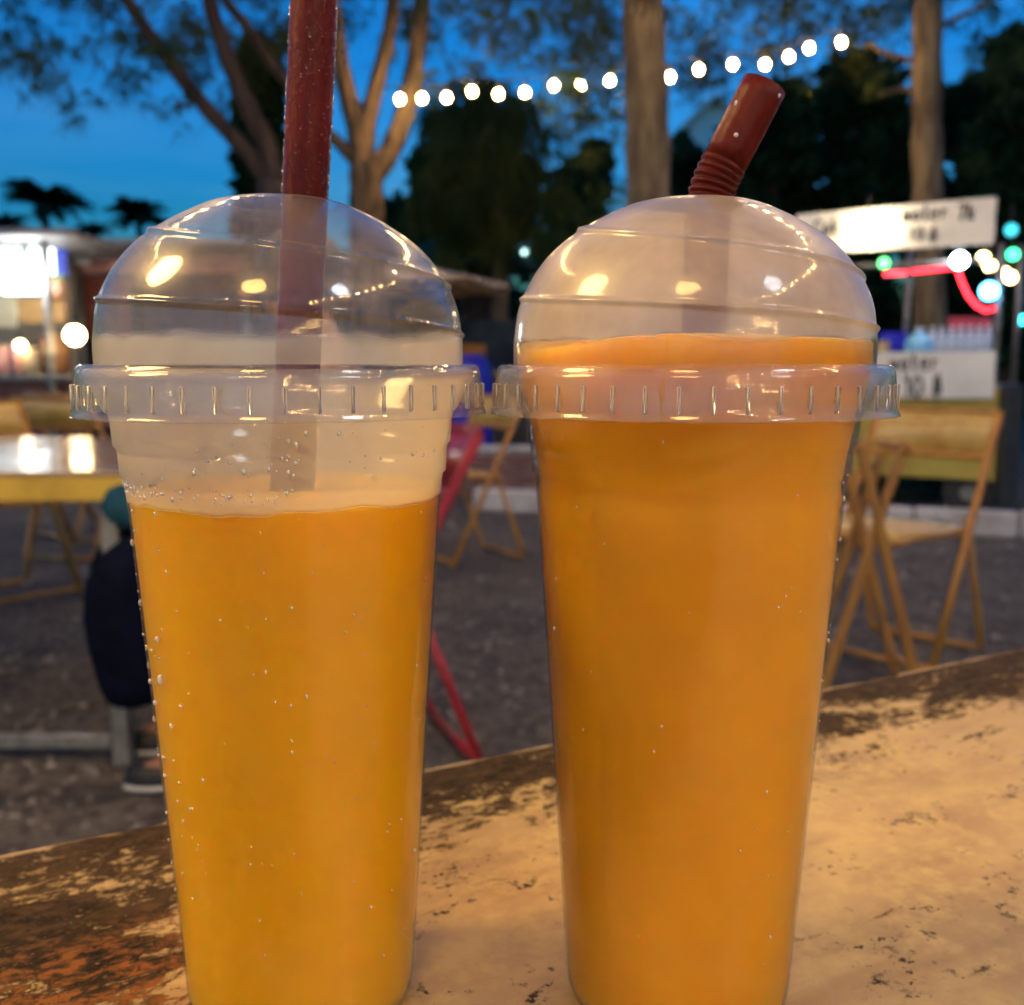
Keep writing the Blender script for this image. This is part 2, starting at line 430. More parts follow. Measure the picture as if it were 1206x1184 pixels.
# moulded spiral ridge: (unwrapped angle measured from the left side across the front, height)
SPIRAL = [(-.35, .0345), (0, .0325), (math.pi, .0185), (1.5 * math.pi, .0200), (2 * math.pi, .0158), (3 * math.pi, .0072), (3.3 * math.pi, .0060)]
ZS = .985
FZ = .1637                                                  # height of the lid flange top above the table
ZT = TABLE_Z + .0005
def make_cup(name, x, y, label, mats, rot):
    root = empty(name, (x, y, ZT)); tag(root, label, 'cup')
    # wall with stacking steps
    outer = [(r_, z_ * ZS) for r_, z_ in [(.0, .0), (.0262, .0), (.0278, .0006), (.0287, .0028), (.0291, .006), (.0330, .066), (.0367, .122), (.0378, .1375), (.0381, .1395),
             (.0388, .1402), (.0391, .1455), (.0393, .1466), (.0400, .1474), (.0404, .1530), (.0407, .1545), (.0420, .1560), (.0438, .1600), (.0455, .1625), (.0460, .1640), (.0452, .1652)]]
    inner = [(max(r - .0004, 0), z + (.0004 if i < 4 else 0)) for i, (r, z) in enumerate(outer)][::-1]
    two_sided(MB().lathe(outer + inner, 128).build('cup_wall', mats['wall'], root, True), 128, len(outer))
    # lid: flange with a ribbed skirt, dome with spiral ridge and a hole
    skirt = [(.0434, 0.0), (.0462, .0000), (.0470, -.0006), (.0475, -.0022), (.0477, -.0042), (.0478, -.0046), (.0479, -.0050), (.0481, -.0080), (.0482, -.0100), (.0485, -.0106), (.0488, -.0113), (.0489, -.0117),
             (.0484, -.0116), (.0479, -.0108), (.0476, -.0090), (.0473, -.0050), (.0471, -.0030), (.0464, -.0012), (.0434, -.0007)]
    NR = 44
    def ribs(r, z, a, i):
        if -.0101 <= z - FZ <= -.0044 and i < 12:
            ph = (a * NR / (2 * math.pi)) % 1.0; d = min(ph, 1 - ph)
            r += .0
        return r, z
    lid = MB().lathe([(r, z + FZ) for r, z in skirt], NR * 10, fn=ribs, closed=True).build('lid', mats['flange'], root, True)
    rib0 = None
    for k in range(NR):
        a = 2 * math.pi * (k + .5) / NR
        if rib0 is None:
            rib0 = MB().box((.0480, 0, FZ - .0072), (.0010, .00075, .0056), bev=.0003).build('rib', mats['rib'], lid, True); ob_ = rib0
        else:
            ob_ = rib0.copy(); col.objects.link(ob_); ob_.parent = lid
        ob_.rotation_euler = (0, 0, a)
    prof = catmull(DOME, 26)
    def ridge(r, z, a, i):
        z0 = z - FZ; u = (a - math.pi) % (2 * math.pi); add = 0
        for w in (u - 2 * math.pi, u, u + 2 * math.pi):
            if SPIRAL[0][0] <= w <= SPIRAL[-1][0]:
                d = (z0 - interp(SPIRAL, w)) / .00058; add = max(add, math.exp(-d * d))
        q = add * .00095
        return r + q * .8, z + q * .5 * (z0 / .038)
    o_ = [(r, z + FZ) for r, z in prof]
    i_ = [(r - .00035, z + FZ - .0002) for r, z in prof][::-1]
    dome = two_sided(MB().lathe(o_ + i_, 240, fn=ridge, closed=True).build('dome', mats['dome'], lid, True), 240, len(o_))
    dome.rotation_euler = (0, 0, 0)
    return root
XL, YL, XR, YR = -.0552, .2480, .0436, .2500
RIBM = clear_plastic('rib_highlight_white', .42, .2, (), (.95, .92, .86), .05, .2)  # milky white put in for the highlights on the lid ribs
plast = dict(
    L=dict(rib=RIBM, wall=clear_plastic('cup_film_fogged', .0, .03, [(.1318, .1335, .158, .166, .58)], (.90, .82, .62), .08, .3, graze=.35),
           flange=clear_plastic('lid_flange_clear', .01, .08, (), (.88, .84, .76), .05, .25),
           dome=clear_plastic('dome_clear', .0, .15, [(FZ - .004, FZ - .001, FZ + .005, FZ + .0075, .36)], (.88, .85, .78), .05, .55, .30, nscale=26)),
    R=dict(rib=RIBM, wall=clear_plastic('cup_film_cold', .0, .03, (), (.86, .74, .5), .10, .3, graze=.35),
           flange=clear_plastic('lid_flange_milky', .04, .10, (), (.88, .84, .72), .05, .3),
           dome=clear_plastic('dome_milky', .34, .16, [(FZ - .01, FZ - .009, .1685, .1700, -.34)], (.90, .85, .72), .06, .6, .32)))
cupL = make_cup('plastic_cup', XL, YL, 'clear plastic cup with fogged upper wall and clear dome lid, half empty at the top', plast['L'], 0)
cupR = make_cup('plastic_cup', XR, YR, 'clear plastic cup filled up into its milky dome lid, holding the bent straw', plast['R'], 0)

def juice_mat(name, c, r):
    m, n, l, out = nodes(name)
    p = n.new('ShaderNodeBsdfPrincipled'); l.new(p.outputs[0], out.inputs[0])
    f = noise(n, l, coords(n, l), 30, 4)
    l.new(mixc(n, l, maprange(n, l, f, .3, .7), c, tuple(q * .93 for q in c)), p.inputs['Base Color'])
    p.inputs['Roughness'].default_value = .35
    p.inputs['Subsurface Weight'].default_value = 1.0
    p.inputs['Subsurface Radius'].default_value = r; p.inputs['Subsurface Scale'].default_value = 1.0
    p.inputs['Specular IOR Level'].default_value = .2
    return m
M['juiceL'] = juice_mat('orange_juice_light', (.93, .47, .004), (.020, .0110, .002))
M['juiceR'] = juice_mat('orange_juice_deep', (.86, .385, .003), (.016, .0085, .0016))
def wall_r(z):
    pts = [(r_, z_ * ZS) for r_, z_ in ((.0291, .006), (.0330, .066), (.0367, .122), (.0378, .1375), (.0391, .1455), (.0404, .1530))]
    return interp(pts, z, 1) - .00062
def juice(x, y, ztop, mat, label, dome=False):
    zs = [.0018, .006, .02, .04, .066, .095, .122, .132]
    prof = [(0, .0012), (.0255, .0012)] + [(wall_r(max(z, .006)) - (.0008 if z < .004 else 0), z) for z in zs]
    if not dome: prof += [(wall_r(ztop) , ztop - .0008), (wall_r(ztop) - .001, ztop), (0, ztop - .0006)]
    else: prof += [(.0364, .1350), (.0376, .1430), (.0390, .1505), (.0405, .1555), (.0418, .1610), (.0422, .1645), (.0422, ztop - .0012), (.0413, ztop), (.02, ztop + .0006), (0, ztop)]
    def wave(r, z, a, i):
        if dome and z > .1670 and r > .01:
            w = math.exp(-(((a - 3.6 + math.pi) % (2 * math.pi) - math.pi) / .5) ** 2); z -= .0022 * w * r / .042
            z += .0004 * math.sin(3 * a + 1)
        return r, z
    o = MB().lathe(prof, 96, fn=wave).build('orange_juice', mat, None, True)
    o.location = (x, y, ZT); tag(o, label, 'juice'); return o
juice(XL, YL, .1338, M['juiceL'], 'orange juice stopping below the rim of the fogged cup')
juice(XR, YR, .1697, M['juiceR'], 'orange juice brimming up into the milky dome lid', True)

# condensation droplets on the outside of the walls
def drop_mat(white=.5):  # diffuse white in the drops stands in for their bright sparkle
    m, n, l, out = nodes('drop_sparkle_white')
    tr = n.new('ShaderNodeBsdfTransparent'); gl = n.new('ShaderNodeBsdfGlossy'); gl.inputs['Roughness'].default_value = .05
    lw = n.new('ShaderNodeLayerWeight'); lw.inputs['Blend'].default_value = .5
    mx = n.new('ShaderNodeMixShader'); f = math_n(n, l, 'ADD', math_n(n, l, 'MULTIPLY', math_n(n, l, 'POWER', lw.outputs['Facing'], 2.0), .8), .10)
    tl = n.new('ShaderNodeBsdfDiffuse'); tl.inputs[0].default_value = (.95, .92, .85, 1); ms = n.new('ShaderNodeMixShader'); ms.inputs[0].default_value = white
    l.new(tr.outputs[0], ms.inputs[1]); l.new(tl.outputs[0], ms.inputs[2])
    l.new(f, mx.inputs[0]); l.new(ms.outputs[0], mx.inputs[1]); l.new(gl.outputs[0], mx.inputs[2]); l.new(mx.outputs[0], out.inputs[0]); return m
M['drop'] = drop_mat(); M['dew'] = drop_mat(.14)
def droplets(parent, spots, seed):
    rr = random.Random(seed); mb = MB()
    for (a0, a1, z0, z1, n, s0, s1) in spots:
        for _ in range(n):
            a = rr.uniform(a0, a1); z = rr.uniform(z0, z1); s = rr.uniform(s0, s1) * (.6 + .8 * rr.random() ** 3)
            r = wall_r(z) + .00062 if z < .153 else .0432
            th = R(-90) + R(a)
            mb.ball((r * math.cos(th), r * math.sin(th), z), s, 7, 5, (1, 1, rr.uniform(1.0, 1.7)))
    o = mb.build('condensation', M['drop'], parent, True); o['kind'] = 'stuff'; return o
droplets(cupL, [(-72, -40, .1345, .141, 130, .00018, .0005), (-40, 15, .1345, .142, 110, .0002, .0005), (-15, 20, .141, .150, 50, .0002, .0006), (-85, 80, .02, .136, 120, .00012, .00035),
                (-80, -30, .05, .136, 30, .0003, .0006), (20, 80, .138, .15, 50, .0002, .0004)], 5)
droplets(cupR, [(-85, 85, .02, .15, 70, .00012, .0003), (60, 88, .06, .14, 12, .0003, .0006)], 6)

# ------------------------------------------------------------------ straws
def straw_mat():
    m, n, l, out = nodes('maroon_straw')
    p = n.new('ShaderNodeBsdfPrincipled'); l.new(p.outputs[0], out.inputs[0])
    v = coords(n, l); f = noise(n, l, v, 500, 4); f2 = noise(n, l, v, 60, 3)
    l.new(mixc(n, l, maprange(n, l, f2, .35, .65), (.10, .009, .004), (.07, .006, .003)), p.inputs['Base Color'])
    l.new(maprange(n, l, f, .35, .65, .3, .55), p.inputs['Roughness']); p.inputs['Specular IOR Level'].default_value = .15
    p.inputs['Subsurface Weight'].default_value = .15; p.inputs['Subsurface Radius'].default_value = (.004, .001, .001)
    bm = n.new('ShaderNodeBump'); bm.inputs['Strength'].default_value = .25; bm.inputs['Distance'].default_value = .0006
    l.new(f, bm.inputs['Height']); l.new(bm.outputs[0], p.inputs['Normal']); return m
M['straw'] = straw_mat()
def hollow(pts, rad, n=28):
    """outer tube, inner wall and the end rings"""
    mb = MB().tube(pts, rad, n, cap=False); k = len(pts)
    inr = [(r if not hasattr(rad, '__len__') else r) - .0005 for r in (rad if hasattr(rad, '__len__') else [rad] * k)]
    mb2 = MB().tube(pts, inr, n, cap=False); base = len(mb.v)
    mb.v += mb2.v; mb.f += [tuple(i + base for i in f[::-1]) for f in mb2.f]
    for q in (0, k - 1):
        for j in range(n):
            a, b = q * n + j, q * n + (j + 1) % n
            fc = (a, b, b + base, a + base); mb.f.append(fc if q else fc[::-1])
    return mb
SR = .0054
s1 = empty('drinking_straw', (XL, YL, ZT)); tag(s1, 'straight wet maroon straw rising out of the clear dome lid', 'straw')
def lp(z): return Vector((.0062 + (z - .2025) * .078, -.001 - (z - .205) * .02, z))
hollow([lp(.003 + .29 * i / 40) for i in range(41)], SR).build('tube', M['straw'], s1, True)
mb = MB(); rr = random.Random(2)
for i in range(520):
    z = rr.uniform(.200, .275); a = rr.uniform(math.pi, 2 * math.pi); c = lp(z) + Vector((math.cos(a), math.sin(a), 0)) * SR
    mb.ball(c, rr.uniform(.00009, .00026), 5, 4, (1.3, 1, .7))
for i in range(160):
    z = rr.uniform(.200, .262); a = rr.choice((math.pi + .12, -.12)) + rr.uniform(-.1, .1); c = lp(z) + Vector((math.cos(a), math.sin(a), 0)) * SR
    mb.ball(c, rr.uniform(.0002, .00045), 6, 4, (1, 1, 1.3))
o = mb.build('condensation', M['dew'], s1, True); o['kind'] = 'stuff'

s2 = empty('drinking_straw', (XR, YR, ZT)); tag(s2, 'bent maroon straw with a pleated bend above the milky dome lid', 'straw')
BX = .0030
hollow([Vector((BX - .002 + .0025 * t, 0, .0032 + t * (.1985 - .0032))) for t in [i / 20 for i in range(21)]], SR).build('tube', M['straw'], s2, True)
pts, rads = [], []
p = Vector((BX + .0005, 0, .1985)); K = 90; L_b = .0135
for i in range(K + 1):
    t = i / K; ang = R(2 + 25 * min(1, max(0, (t - .05) / .8)))
    pts.append(p.copy()); ph = (t * 8) % 1.0
    rads.append(SR + .0003 - .0006 * abs(2 * ph - 1) ** 1.6 + (.0004 if t in (0, 1) else 0))
    p = p + Vector((math.sin(ang), 0, math.cos(ang))) * (L_b / K)
hollow(pts, rads).build('pleated_bend', M['straw'], s2, True)
d = Vector((math.sin(R(27)), .02, math.cos(R(27)))).normalized()
hollow([pts[-1] + d * (.0200 * i / 6) for i in range(7)], SR).build('mouth_tube', M['straw'], s2, True)
mb = MB(); mb.ball(pts[-1] + d * .006 + Vector((-.0012, -SR, .0)), .0006, 8, 6); mb.ball(pts[-1] + d * .0165 + Vector((.0042, -.0036, 0)), .0006, 8, 6); mb.ball(pts[-1] + d * .0145 + Vector((-.0047, -.003, 0)), .0005, 8, 6, (1, 1, 2))
o = mb.build('condensation', M['drop'], s2, True); o['kind'] = 'stuff'

# ------------------------------------------------------------------ folding chairs
W2 = .20
def make_chair(frame, seatm):
    root = empty('folding_chair')
    top, foot = Vector((-.20, 0, .77)), Vector((.20, 0, .012))
    def Apt(z): t = (top.z - z) / (top.z - foot.z); return top + (foot - top) * t
    for s in (-1, 1):
        o_ = Vector((0, s * W2, 0))
        MB().tube([Apt(.77) + o_, Apt(.4) + o_, Apt(.012) + o_], .0125, 10).build('leg', frame, root, True)
        MB().tube([Apt(.46) + o_ * .93, Vector((-.20, s * W2 * .93, .03)), Vector((-.205, s * W2 * .90, .012))], .011, 10).build('leg', frame, root, True)
    MB().tube([Apt(.03) + Vector((0, -W2, 0)), Apt(.03) + Vector((0, W2, 0))], .010, 8).build('stretcher', frame, root, True)
    MB().tube([(-.204, -W2 * .9, .014), (-.204, W2 * .9, .014)], .011, 8).build('stretcher', frame, root, True)
    # curved back panel with a rolled lower edge
    mb = MB(); N = 14; vs = []
    for i in range(N + 1):
        u = -1 + 2 * i / N
        for z in (.635, .775):
            q = Apt(z); bow = -.035 * (1 - u * u)
            vs.append((q.x + bow, u * (W2 + .006), z))
    front = [(x + .008, y, z) for x, y, z in vs]; nb = len(vs)
    fs = [(2 * i, 2 * i + 1, 2 * i + 3, 2 * i + 2) for i in range(N)] + [(nb + 2 * i, nb + 2 * i + 2, nb + 2 * i + 3, nb + 2 * i + 1) for i in range(N)]
    for i in range(N):
        fs.append((2 * i, 2 * i + 2, nb + 2 * i + 2, nb + 2 * i)); fs.append((2 * i + 1, nb + 2 * i + 1, nb + 2 * i + 3, 2 * i + 3))
    mb.add(vs + front, fs); back = mb.build('backrest', seatm, root, True)
    MB().tube([(x + .004, y, z) for x, y, z in vs[0::2]], .011, 8).build('lower_roll', frame, back, True)
    MB().tube([(x + .004, y, z) for x, y, z in vs[1::2]], .009, 8).build('upper_roll', frame, back, True)
    # seat: dished pan with rounded front
    mb = MB(); prof = []
    nx, ny = 10, 10; vs = []
    for i in range(nx + 1):
        for j in range(ny + 1):
            u, w = i / nx, -1 + 2 * j / ny
            x = -.075 + .365 * u; wid = W2 * .92 * (1 - .28 * max(0, u - .65) ** 2 / .12)
            z = .425 + .02 * u - .012 * (1 - w * w) * math.sin(math.pi * min(1, u * 1.05)) - .02 * max(0, u - .86) ** 2 / .02
            vs.append((x + .02 * (1 - w * w) * u, w * wid, z))
    fs = [(i * (ny + 1) + j, (i + 1) * (ny + 1) + j, (i + 1) * (ny + 1) + j + 1, i * (ny + 1) + j + 1) for i in range(nx) for j in range(ny)]
    nb = len(vs); low = [(x, y, z - .016) for x, y, z in vs]; fs2 = [tuple(nb + q for q in f[::-1]) for f in fs]
    ring = [(0, j) for j in range(ny)] + [(i, ny) for i in range(nx)] + [(nx, j) for j in range(ny, 0, -1)] + [(i, 0) for i in range(nx, 0, -1)]
    ids = [i * (ny + 1) + j for i, j in ring]; fs3 = [(ids[k], ids[(k + 1) % len(ids)], nb + ids[(k + 1) % len(ids)], nb + ids[k]) for k in range(len(ids))]
    seat = mb.add(vs + low, fs + fs2 + fs3).build('seat', seatm, root, True)
    MB().tube([low[i] for i in ids[:]] + [low[ids[0]]], .009, 6).build('seat_rim', frame, seat, True)
    return root
proto = make_chair(M['bronze'], M['bronze_seat'])
red = make_chair(M['red_paint'], M['red_paint'])
def put(ch, ox, oy, fx, fy, label, group):
    ch.location = (ox, oy, .001); ch.rotation_euler = (0, 0, math.atan2(fy, fx)); tag(ch, label, 'chair', group); return ch
GC = 'gold folding chairs in the yard'
put(proto, 1.245, 3.18, -.72, -.69, 'gold metal folding chair beside the narrow folding stand, before the drinks cart', GC)
for ox, oy, fx, fy, lb in ((-.216, 4.82, -.83, -.55, 'gold metal folding chair standing alone behind the gap between the cups'),
                           (-2.03, 3.98, .80, -.60, 'gold metal folding chair tucked at the far side of the glossy table'),
                           (-2.36, 5.55, .55, .83, 'gold metal folding chair facing the bright food stall'),
                           (-2.12, 4.95, .2, .97, 'brown backed folding chair close to the food stall counter')):
    put(copy_tree(proto), ox, oy, fx, fy, lb, GC)
put(red, -.33, 2.31, -.93, -.37, 'red metal folding chair under the seated person', None)

# narrow X legged stand next to the right chair
st = empty('folding_stand', (0, 0, 0)); tag(st, 'narrow wooden folding stand with crossed legs beside the gold chair', 'stand')
c0 = at(1033, 660, 2.72); c0.z = 0
hx = .72
for dy in (0.0, .17):
    y0 = Vector((0.02 * (dy > 0), dy, 0))
    for s in (-1, 1):
        a = c0 + Vector((s * .066, dy + s * .014, hx - (.05 if dy and s > 0 else 0))) + y0 * 0; b = c0 + Vector((-s * .135, dy + s * .014, .0))
        MB().bar(b, a, .024, .026, (0, 1, 0), .004).build('leg', M['wood_stand'], st)
for s in (-1, 1):
    MB().bar(c0 + Vector((s * .066, -.02, hx - .02)), c0 + Vector((s * .066, .2, hx - .02)), .02, .02, bev=.004).build('rail', M['wood_stand'], st)
    MB().bar(c0 + Vector((s * .12, 0, .08)), c0 + Vector((s * .12, .18, .08)), .018, .018, bev=.004).build('stretcher', M['wood_stand'], st)

# ------------------------------------------------------------------ neighbouring table on the left
t2 = empty('long_table', (0, 0, 0)); tag(t2, 'glossy topped long table with yellow edge and steel legs', 'table')
tz = .69; ta = at(0, 562, 2.17); xr = -.80
MB().box(((xr - 2.9) / 2, 2.78, tz - .006), (2.1, 1.14, .012), bev=.002).build('table_top', M['table_glossy'], t2)
MB().box(((xr - 2.9) / 2, 2.222, tz - .040), (2.08, .02, .054), bev=.002).build('front_apron', M['yellow'], t2)
MB().box(((xr - 2.9) / 2, 3.33, tz - .040), (2.08, .02, .054), bev=.002).build('rear_apron', M['yellow'], t2)
MB().box((xr - .03, 2.78, tz - .040), (.02, 1.09, .054), bev=.002).build('side_apron', M['yellow'], t2)
for lx in (-.905, -2.75):
    for ly in (2.26, 3.28):
        MB().box((lx, ly, (tz - .014) / 2), (.04, .04, tz - .014), bev=.003).build('leg', M['steel'], t2)
MB().box((-1.83, 2.26, .055), (1.80, .03, .03), bev=.003).build('foot_rail', M['steel'], t2)

# ------------------------------------------------------------------ seated person
def person():
    root = empty('person', (-.425, 2.36, 0)); tag(root, 'person in dark shorts and teal shirt sitting forward on the red chair', 'person')
    f = Vector((-.94, -.34, 0)); s = Vector((.34, -.94, 0)); u = Vector((0, 0, 1))       # s points to the camera
    def pt(a, b, c): return f * a + s * b + u * c
    V = [pt(0, 0, .52), pt(.0, 0, .66), pt(.02, 0, .83), pt(.03, 0, .94), pt(.045, 0, 1.01), pt(.07, 0, 1.07), pt(.08, 0, 1.14),   # 0-6 pelvis..head
         pt(.02, .09, .51), pt(.26, .11, .51), pt(.47, .12, .50), pt(.44, .11, .30), pt(.28, .10, .09), pt(.37, .11, .045), pt(.45, .115, .035),   # 7-13 near leg
         pt(.02, -.09, .51), pt(.26, -.11, .51), pt(.47, -.13, .50), pt(.45, -.12, .28), pt(.30, -.11, .09), pt(.39, -.12, .045), pt(.47, -.125, .035),  # 14-20
         pt(.02, .16, .92), pt(.03, .21, .76), pt(.07, .19, .66), pt(.20, .15, .625), pt(.26, .12, .615),                   # 21-25 near arm
         pt(.02, -.16, .92), pt(.03, -.21, .76), pt(.07, -.2, .66), pt(.21, -.16, .625), pt(.27, -.13, .615)]
    E = [(0, 1), (1, 2), (2, 3), (3, 4), (4, 5), (5, 6), (0, 7), (7, 8), (8, 9), (9, 10), (10, 11), (11, 12), (12, 13), (0, 14), (14, 15), (15, 16), (16, 17), (17, 18), (18, 19), (19, 20),
         (3, 21), (21, 22), (22, 23), (23, 24), (24, 25), (3, 26), (26, 27), (27, 28), (28, 29), (29, 30)]
    rad = [.135, .125, .14, .11, .05, .085, .088, .095, .082, .062, .055, .038, .036, .028, .095, .082, .062, .055, .038, .036, .028, .062, .048, .042, .034, .03, .062, .048, .042, .034, .03]
    me = bpy.data.meshes.new('body'); me.from_pydata([tuple(p) for p in V], E, []); o = bpy.data.objects.new('body', me); col.objects.link(o)
    o.parent = root; me.materials.append(M['skin'])
    sk = o.modifiers.new('skin', 'SKIN'); sk.use_smooth_shade = True
    for i, r in enumerate(rad): me.skin_vertices[0].data[i].radius = (r, r)
    me.skin_vertices[0].data[0].use_root = True
    ss = o.modifiers.new('sub', 'SUBSURF'); ss.levels = 1; ss.render_levels = 2
    # clothing
    def skin(name, chains, mat):
        vs, es, rs = [], [], []
        for ch in chains:
            b = len(vs)
            for k, (p_, r) in enumerate(ch):
                vs.append(tuple(p_)); rs.append(r)
                if k: es.append((b + k - 1, b + k))
        m2 = bpy.data.meshes.new(name); m2.from_pydata(vs, es, []); q = bpy.data.objects.new(name, m2); col.objects.link(q); q.parent = root
        m2.materials.append(mat); k2 = q.modifiers.new('skin', 'SKIN'); k2.use_smooth_shade = True
        for i, r in enumerate(rs): m2.skin_vertices[0].data[i].radius = (r, r)
        b = 0
        for ch in chains: m2.skin_vertices[0].data[b].use_root = True; b += len(ch)
        s2_ = q.modifiers.new('sub', 'SUBSURF'); s2_.levels = 1; s2_.render_levels = 2; return q
    for sd in (1, -1):
        skin('shorts_leg', [[(pt(-.02, .07 * sd, .52), .15), (pt(.22, .11 * sd, .51), .115), (pt(.46, .12 * sd, .485), .10), (pt(.465, .12 * sd, .40), .098), (pt(.44, .115 * sd, .26), .092), (pt(.43, .11 * sd, .20), .088)]], M['navy'])
        skin('sleeve', [[(pt(.02, .15 * sd, .92), .075), (pt(.03, .21 * sd, .76), .062), (pt(.07, .19 * sd, .66), .055), (pt(.20, .155 * sd, .625), .044)]], M['teal'])
        # shoe
        b = .10 if sd > 0 else -.11
        mb = MB(); base = pt(.35, b * 1.05, 0)
        n = 14; vs = []
        for lay, (z, g_) in enumerate(((.0, .98), (.03, 1.03), (.06, .92), (.085, .62), (.10, .42))):
            for k in range(n):
                a = 2 * math.pi * k / n; L = .13 if math.cos(a) > 0 else .11
                sh = (-.05 if lay >= 3 else 0)
                vs.append(base + f * (math.cos(a) * L * g_ + sh) + s * (math.sin(a) * .046 * g_) + u * (z - (.03 if (lay == 3 and math.cos(a) > .3) else 0)))
        fs = [(l_ * n + k, l_ * n + (k + 1) % n, (l_ + 1) * n + (k + 1) % n, (l_ + 1) * n + k) for l_ in range(4) for k in range(n)]
        fs.append(tuple(4 * n + k for k in range(n))); sh = mb.add(vs, fs).build('shoe', M['shoe'], root, True)
        mb = MB(); ring = [base + f * (math.cos(2 * math.pi * k / 20) * .131) + s * (math.sin(2 * math.pi * k / 20) * .049) + u * .014 for k in range(21)]
        mb.tube(ring, .006, 6).build('sole', M['sole'], sh, True)
    skin('shirt', [[(pt(-.02, 0, .55), .155), (pt(.0, 0, .66), .145), (pt(.02, 0, .83), .155), (pt(.03, 0, .935), .12), (pt(.04, 0, .985), .062)]], M['teal'])
    # head details
    hc = pt(.075, 0, 1.105)
    hm = MB(); n, m_ = 16, 10; vs = []
    hm.ball(hc + Vector((0, 0, .02)) - f * .018, .105, 16, 10, (1, 1, 1.02)); hm.build('hair', M['hair'], root, True)
    for sd in (1, -1):
        MB().ball(hc + s * (.088 * sd) - Vector((0, 0, .02)) + f * .03, .022, 8, 6, (.6, .6, 1.3)).build('ear', M['skin'], root, True)
        MB().ball(hc + f * .088 + s * (.033 * sd), .012, 8, 6).build('eye', M['hair'], root, True)
    MB().tube([hc + f * .09 + u * .005, hc + f * .112 - u * .03, hc + f * .09 - u * .04], [.008, .014, .006], 8).build('nose', M['skin'], root, True)
    # hands: palm and five fingers resting on the knees
    for sd in (1, -1):
        wr = pt(.26, .12, .615) if sd > 0 else pt(.27, -.13, .615)
        chains = [[(wr, .024), (wr + f * .05 - u * .01, .03), (wr + f * .085 - u * .022, .026)]]
        for k in range(4):
            o_ = s * (.026 * (1.5 - k) / 1.5); L = (.06, .072, .068, .052)[k]
            q = wr + f * .085 - u * .022 + o_
            chains.append([(q, .0095), (q + f * L * .55 - u * .012, .009), (q + f * L * .8 - u * .05, .008)])
        q = wr + f * .03 - u * .01 + s * (-.03 * sd)
        chains.append([(q, .011), (q + f * .035 - s * .02 * sd - u * .005, .010), (q + f * .06 - s * .024 * sd - u * .02, .009)])
        skin('hand', chains, M['skin'])
    return root
person()
bag = empty('pouch', (-.84, 2.25, .56), R(20)); tag(bag, 'teal cloth pouch lying on the lap of the seated person', 'bag')
MB().ball((0, 0, .055), .075, 16, 10, (1.05, .75, .85)).build('body', M['teal'], bag, True); MB().tube([(-.07, 0, .08), (-.03, .03, .13), (.03, .03, .13), (.07, 0, .08)], .008, 6).build('strap', M['navy'], bag, True)

# ------------------------------------------------------------------ trees
def limb(mb, pts, r0, r1, n=9):
    P = [Vector(p) for p in pts]; fine = []
    for i in range(len(P) - 1):
        p0, p1, p2, p3 = P[max(i - 1, 0)], P[i], P[i + 1], P[min(i + 2, len(P) - 1)]
        for j in range(5):
            t = j / 5
            fine.append(.5 * (2 * p1 + (p2 - p0) * t + (2 * p0 - 5 * p1 + 4 * p2 - p3) * t * t + (3 * p1 - p0 - 3 * p2 + p3) * t ** 3))
    fine.append(P[-1]); k = len(fine)
    rr_ = [(r0 + (r1 - r0) * i / (k - 1)) * (1 + .06 * math.sin(i * 2.1)) for i in range(k)]
    mb.tube(fine, rr_, n); return fine
def sprays(mb, rng, c, n, rx, rz, L, w, droop=.9):
    """feathery drooping sprays: long thin needle triangles hanging in tufts"""
    c = Vector(c)
    sub = [c + Vector((rng.gauss(0, rx), rng.gauss(0, rx), rng.gauss(0, rz))) for _ in range(max(2, n // 8))]
    for _ in range(int(n * 1.3)):
        q0 = rng.choice(sub); p = q0 + Vector((rng.gauss(0, .09), rng.gauss(0, .09), rng.gauss(-.02, .07)))
        for k in range(rng.randint(5, 9)):
            dr = Vector((rng.gauss(0, 1), rng.gauss(0, 1), rng.gauss(-droop, .5))).normalized(); le = L * rng.uniform(.5, 1.2)
            sd = dr.cross(Vector((rng.gauss(0, 1), rng.gauss(0, 1), rng.gauss(0, 1)))).normalized() * w * rng.uniform(.6, 1.3)
            q = p + dr * le
            mb.add([p - sd, p + sd, q + Vector((0, 0, -le * .15))], [(0, 1, 2)])
def leaves(mb, rng, c, n, rx, ry, rz, s):
    c = Vector(c)
    for _ in range(n):
        d_ = Vector((rng.gauss(0, 1), rng.gauss(0, 1), rng.gauss(0, 1))).normalized() * (rng.random() ** .45)
        p = c + Vector((d_.x * rx, d_.y * ry, d_.z * rz))
        a = Vector((rng.gauss(0, 1), rng.gauss(0, 1), rng.gauss(0, .6))).normalized(); b = a.cross(Vector((rng.gauss(0, 1), rng.gauss(0, 1), rng.gauss(0, 1)))).normalized()
        q = s * rng.uniform(.6, 1.4)
        mb.add([p - a * q, p + b * q * .45, p + a * q, p - b * q * .45], [(0, 1, 2, 3)])
def tree(label, limbs, tufts, bark, lf, mode, seed, group=None, **kw):
    rng = random.Random(seed); base = limbs[0][0][0]
    root = empty('tree', (0, 0, 0)); tag(root, label, 'tree', group)
    mb = MB(); 
    for pts, r0, r1 in limbs: limb(mb, pts, r0, r1)
    mb.build('trunk', bark, root, True)
    mc = MB()
    for t in tufts:
        if mode == 'needle': sprays(mc, rng, t[0], t[1], t[2], t[3], kw.get('L', .35), kw.get('w', .008), kw.get('droop', .9))
        else: leaves(mc, rng, t[0], t[1], t[2], t[3], t[4], kw.get('s', .12))
    if tufts: mc.build('crown', lf, root)
    return root
def gz(px, Y): p_ = at(px, 433, Y); p_.z = 0; return p_
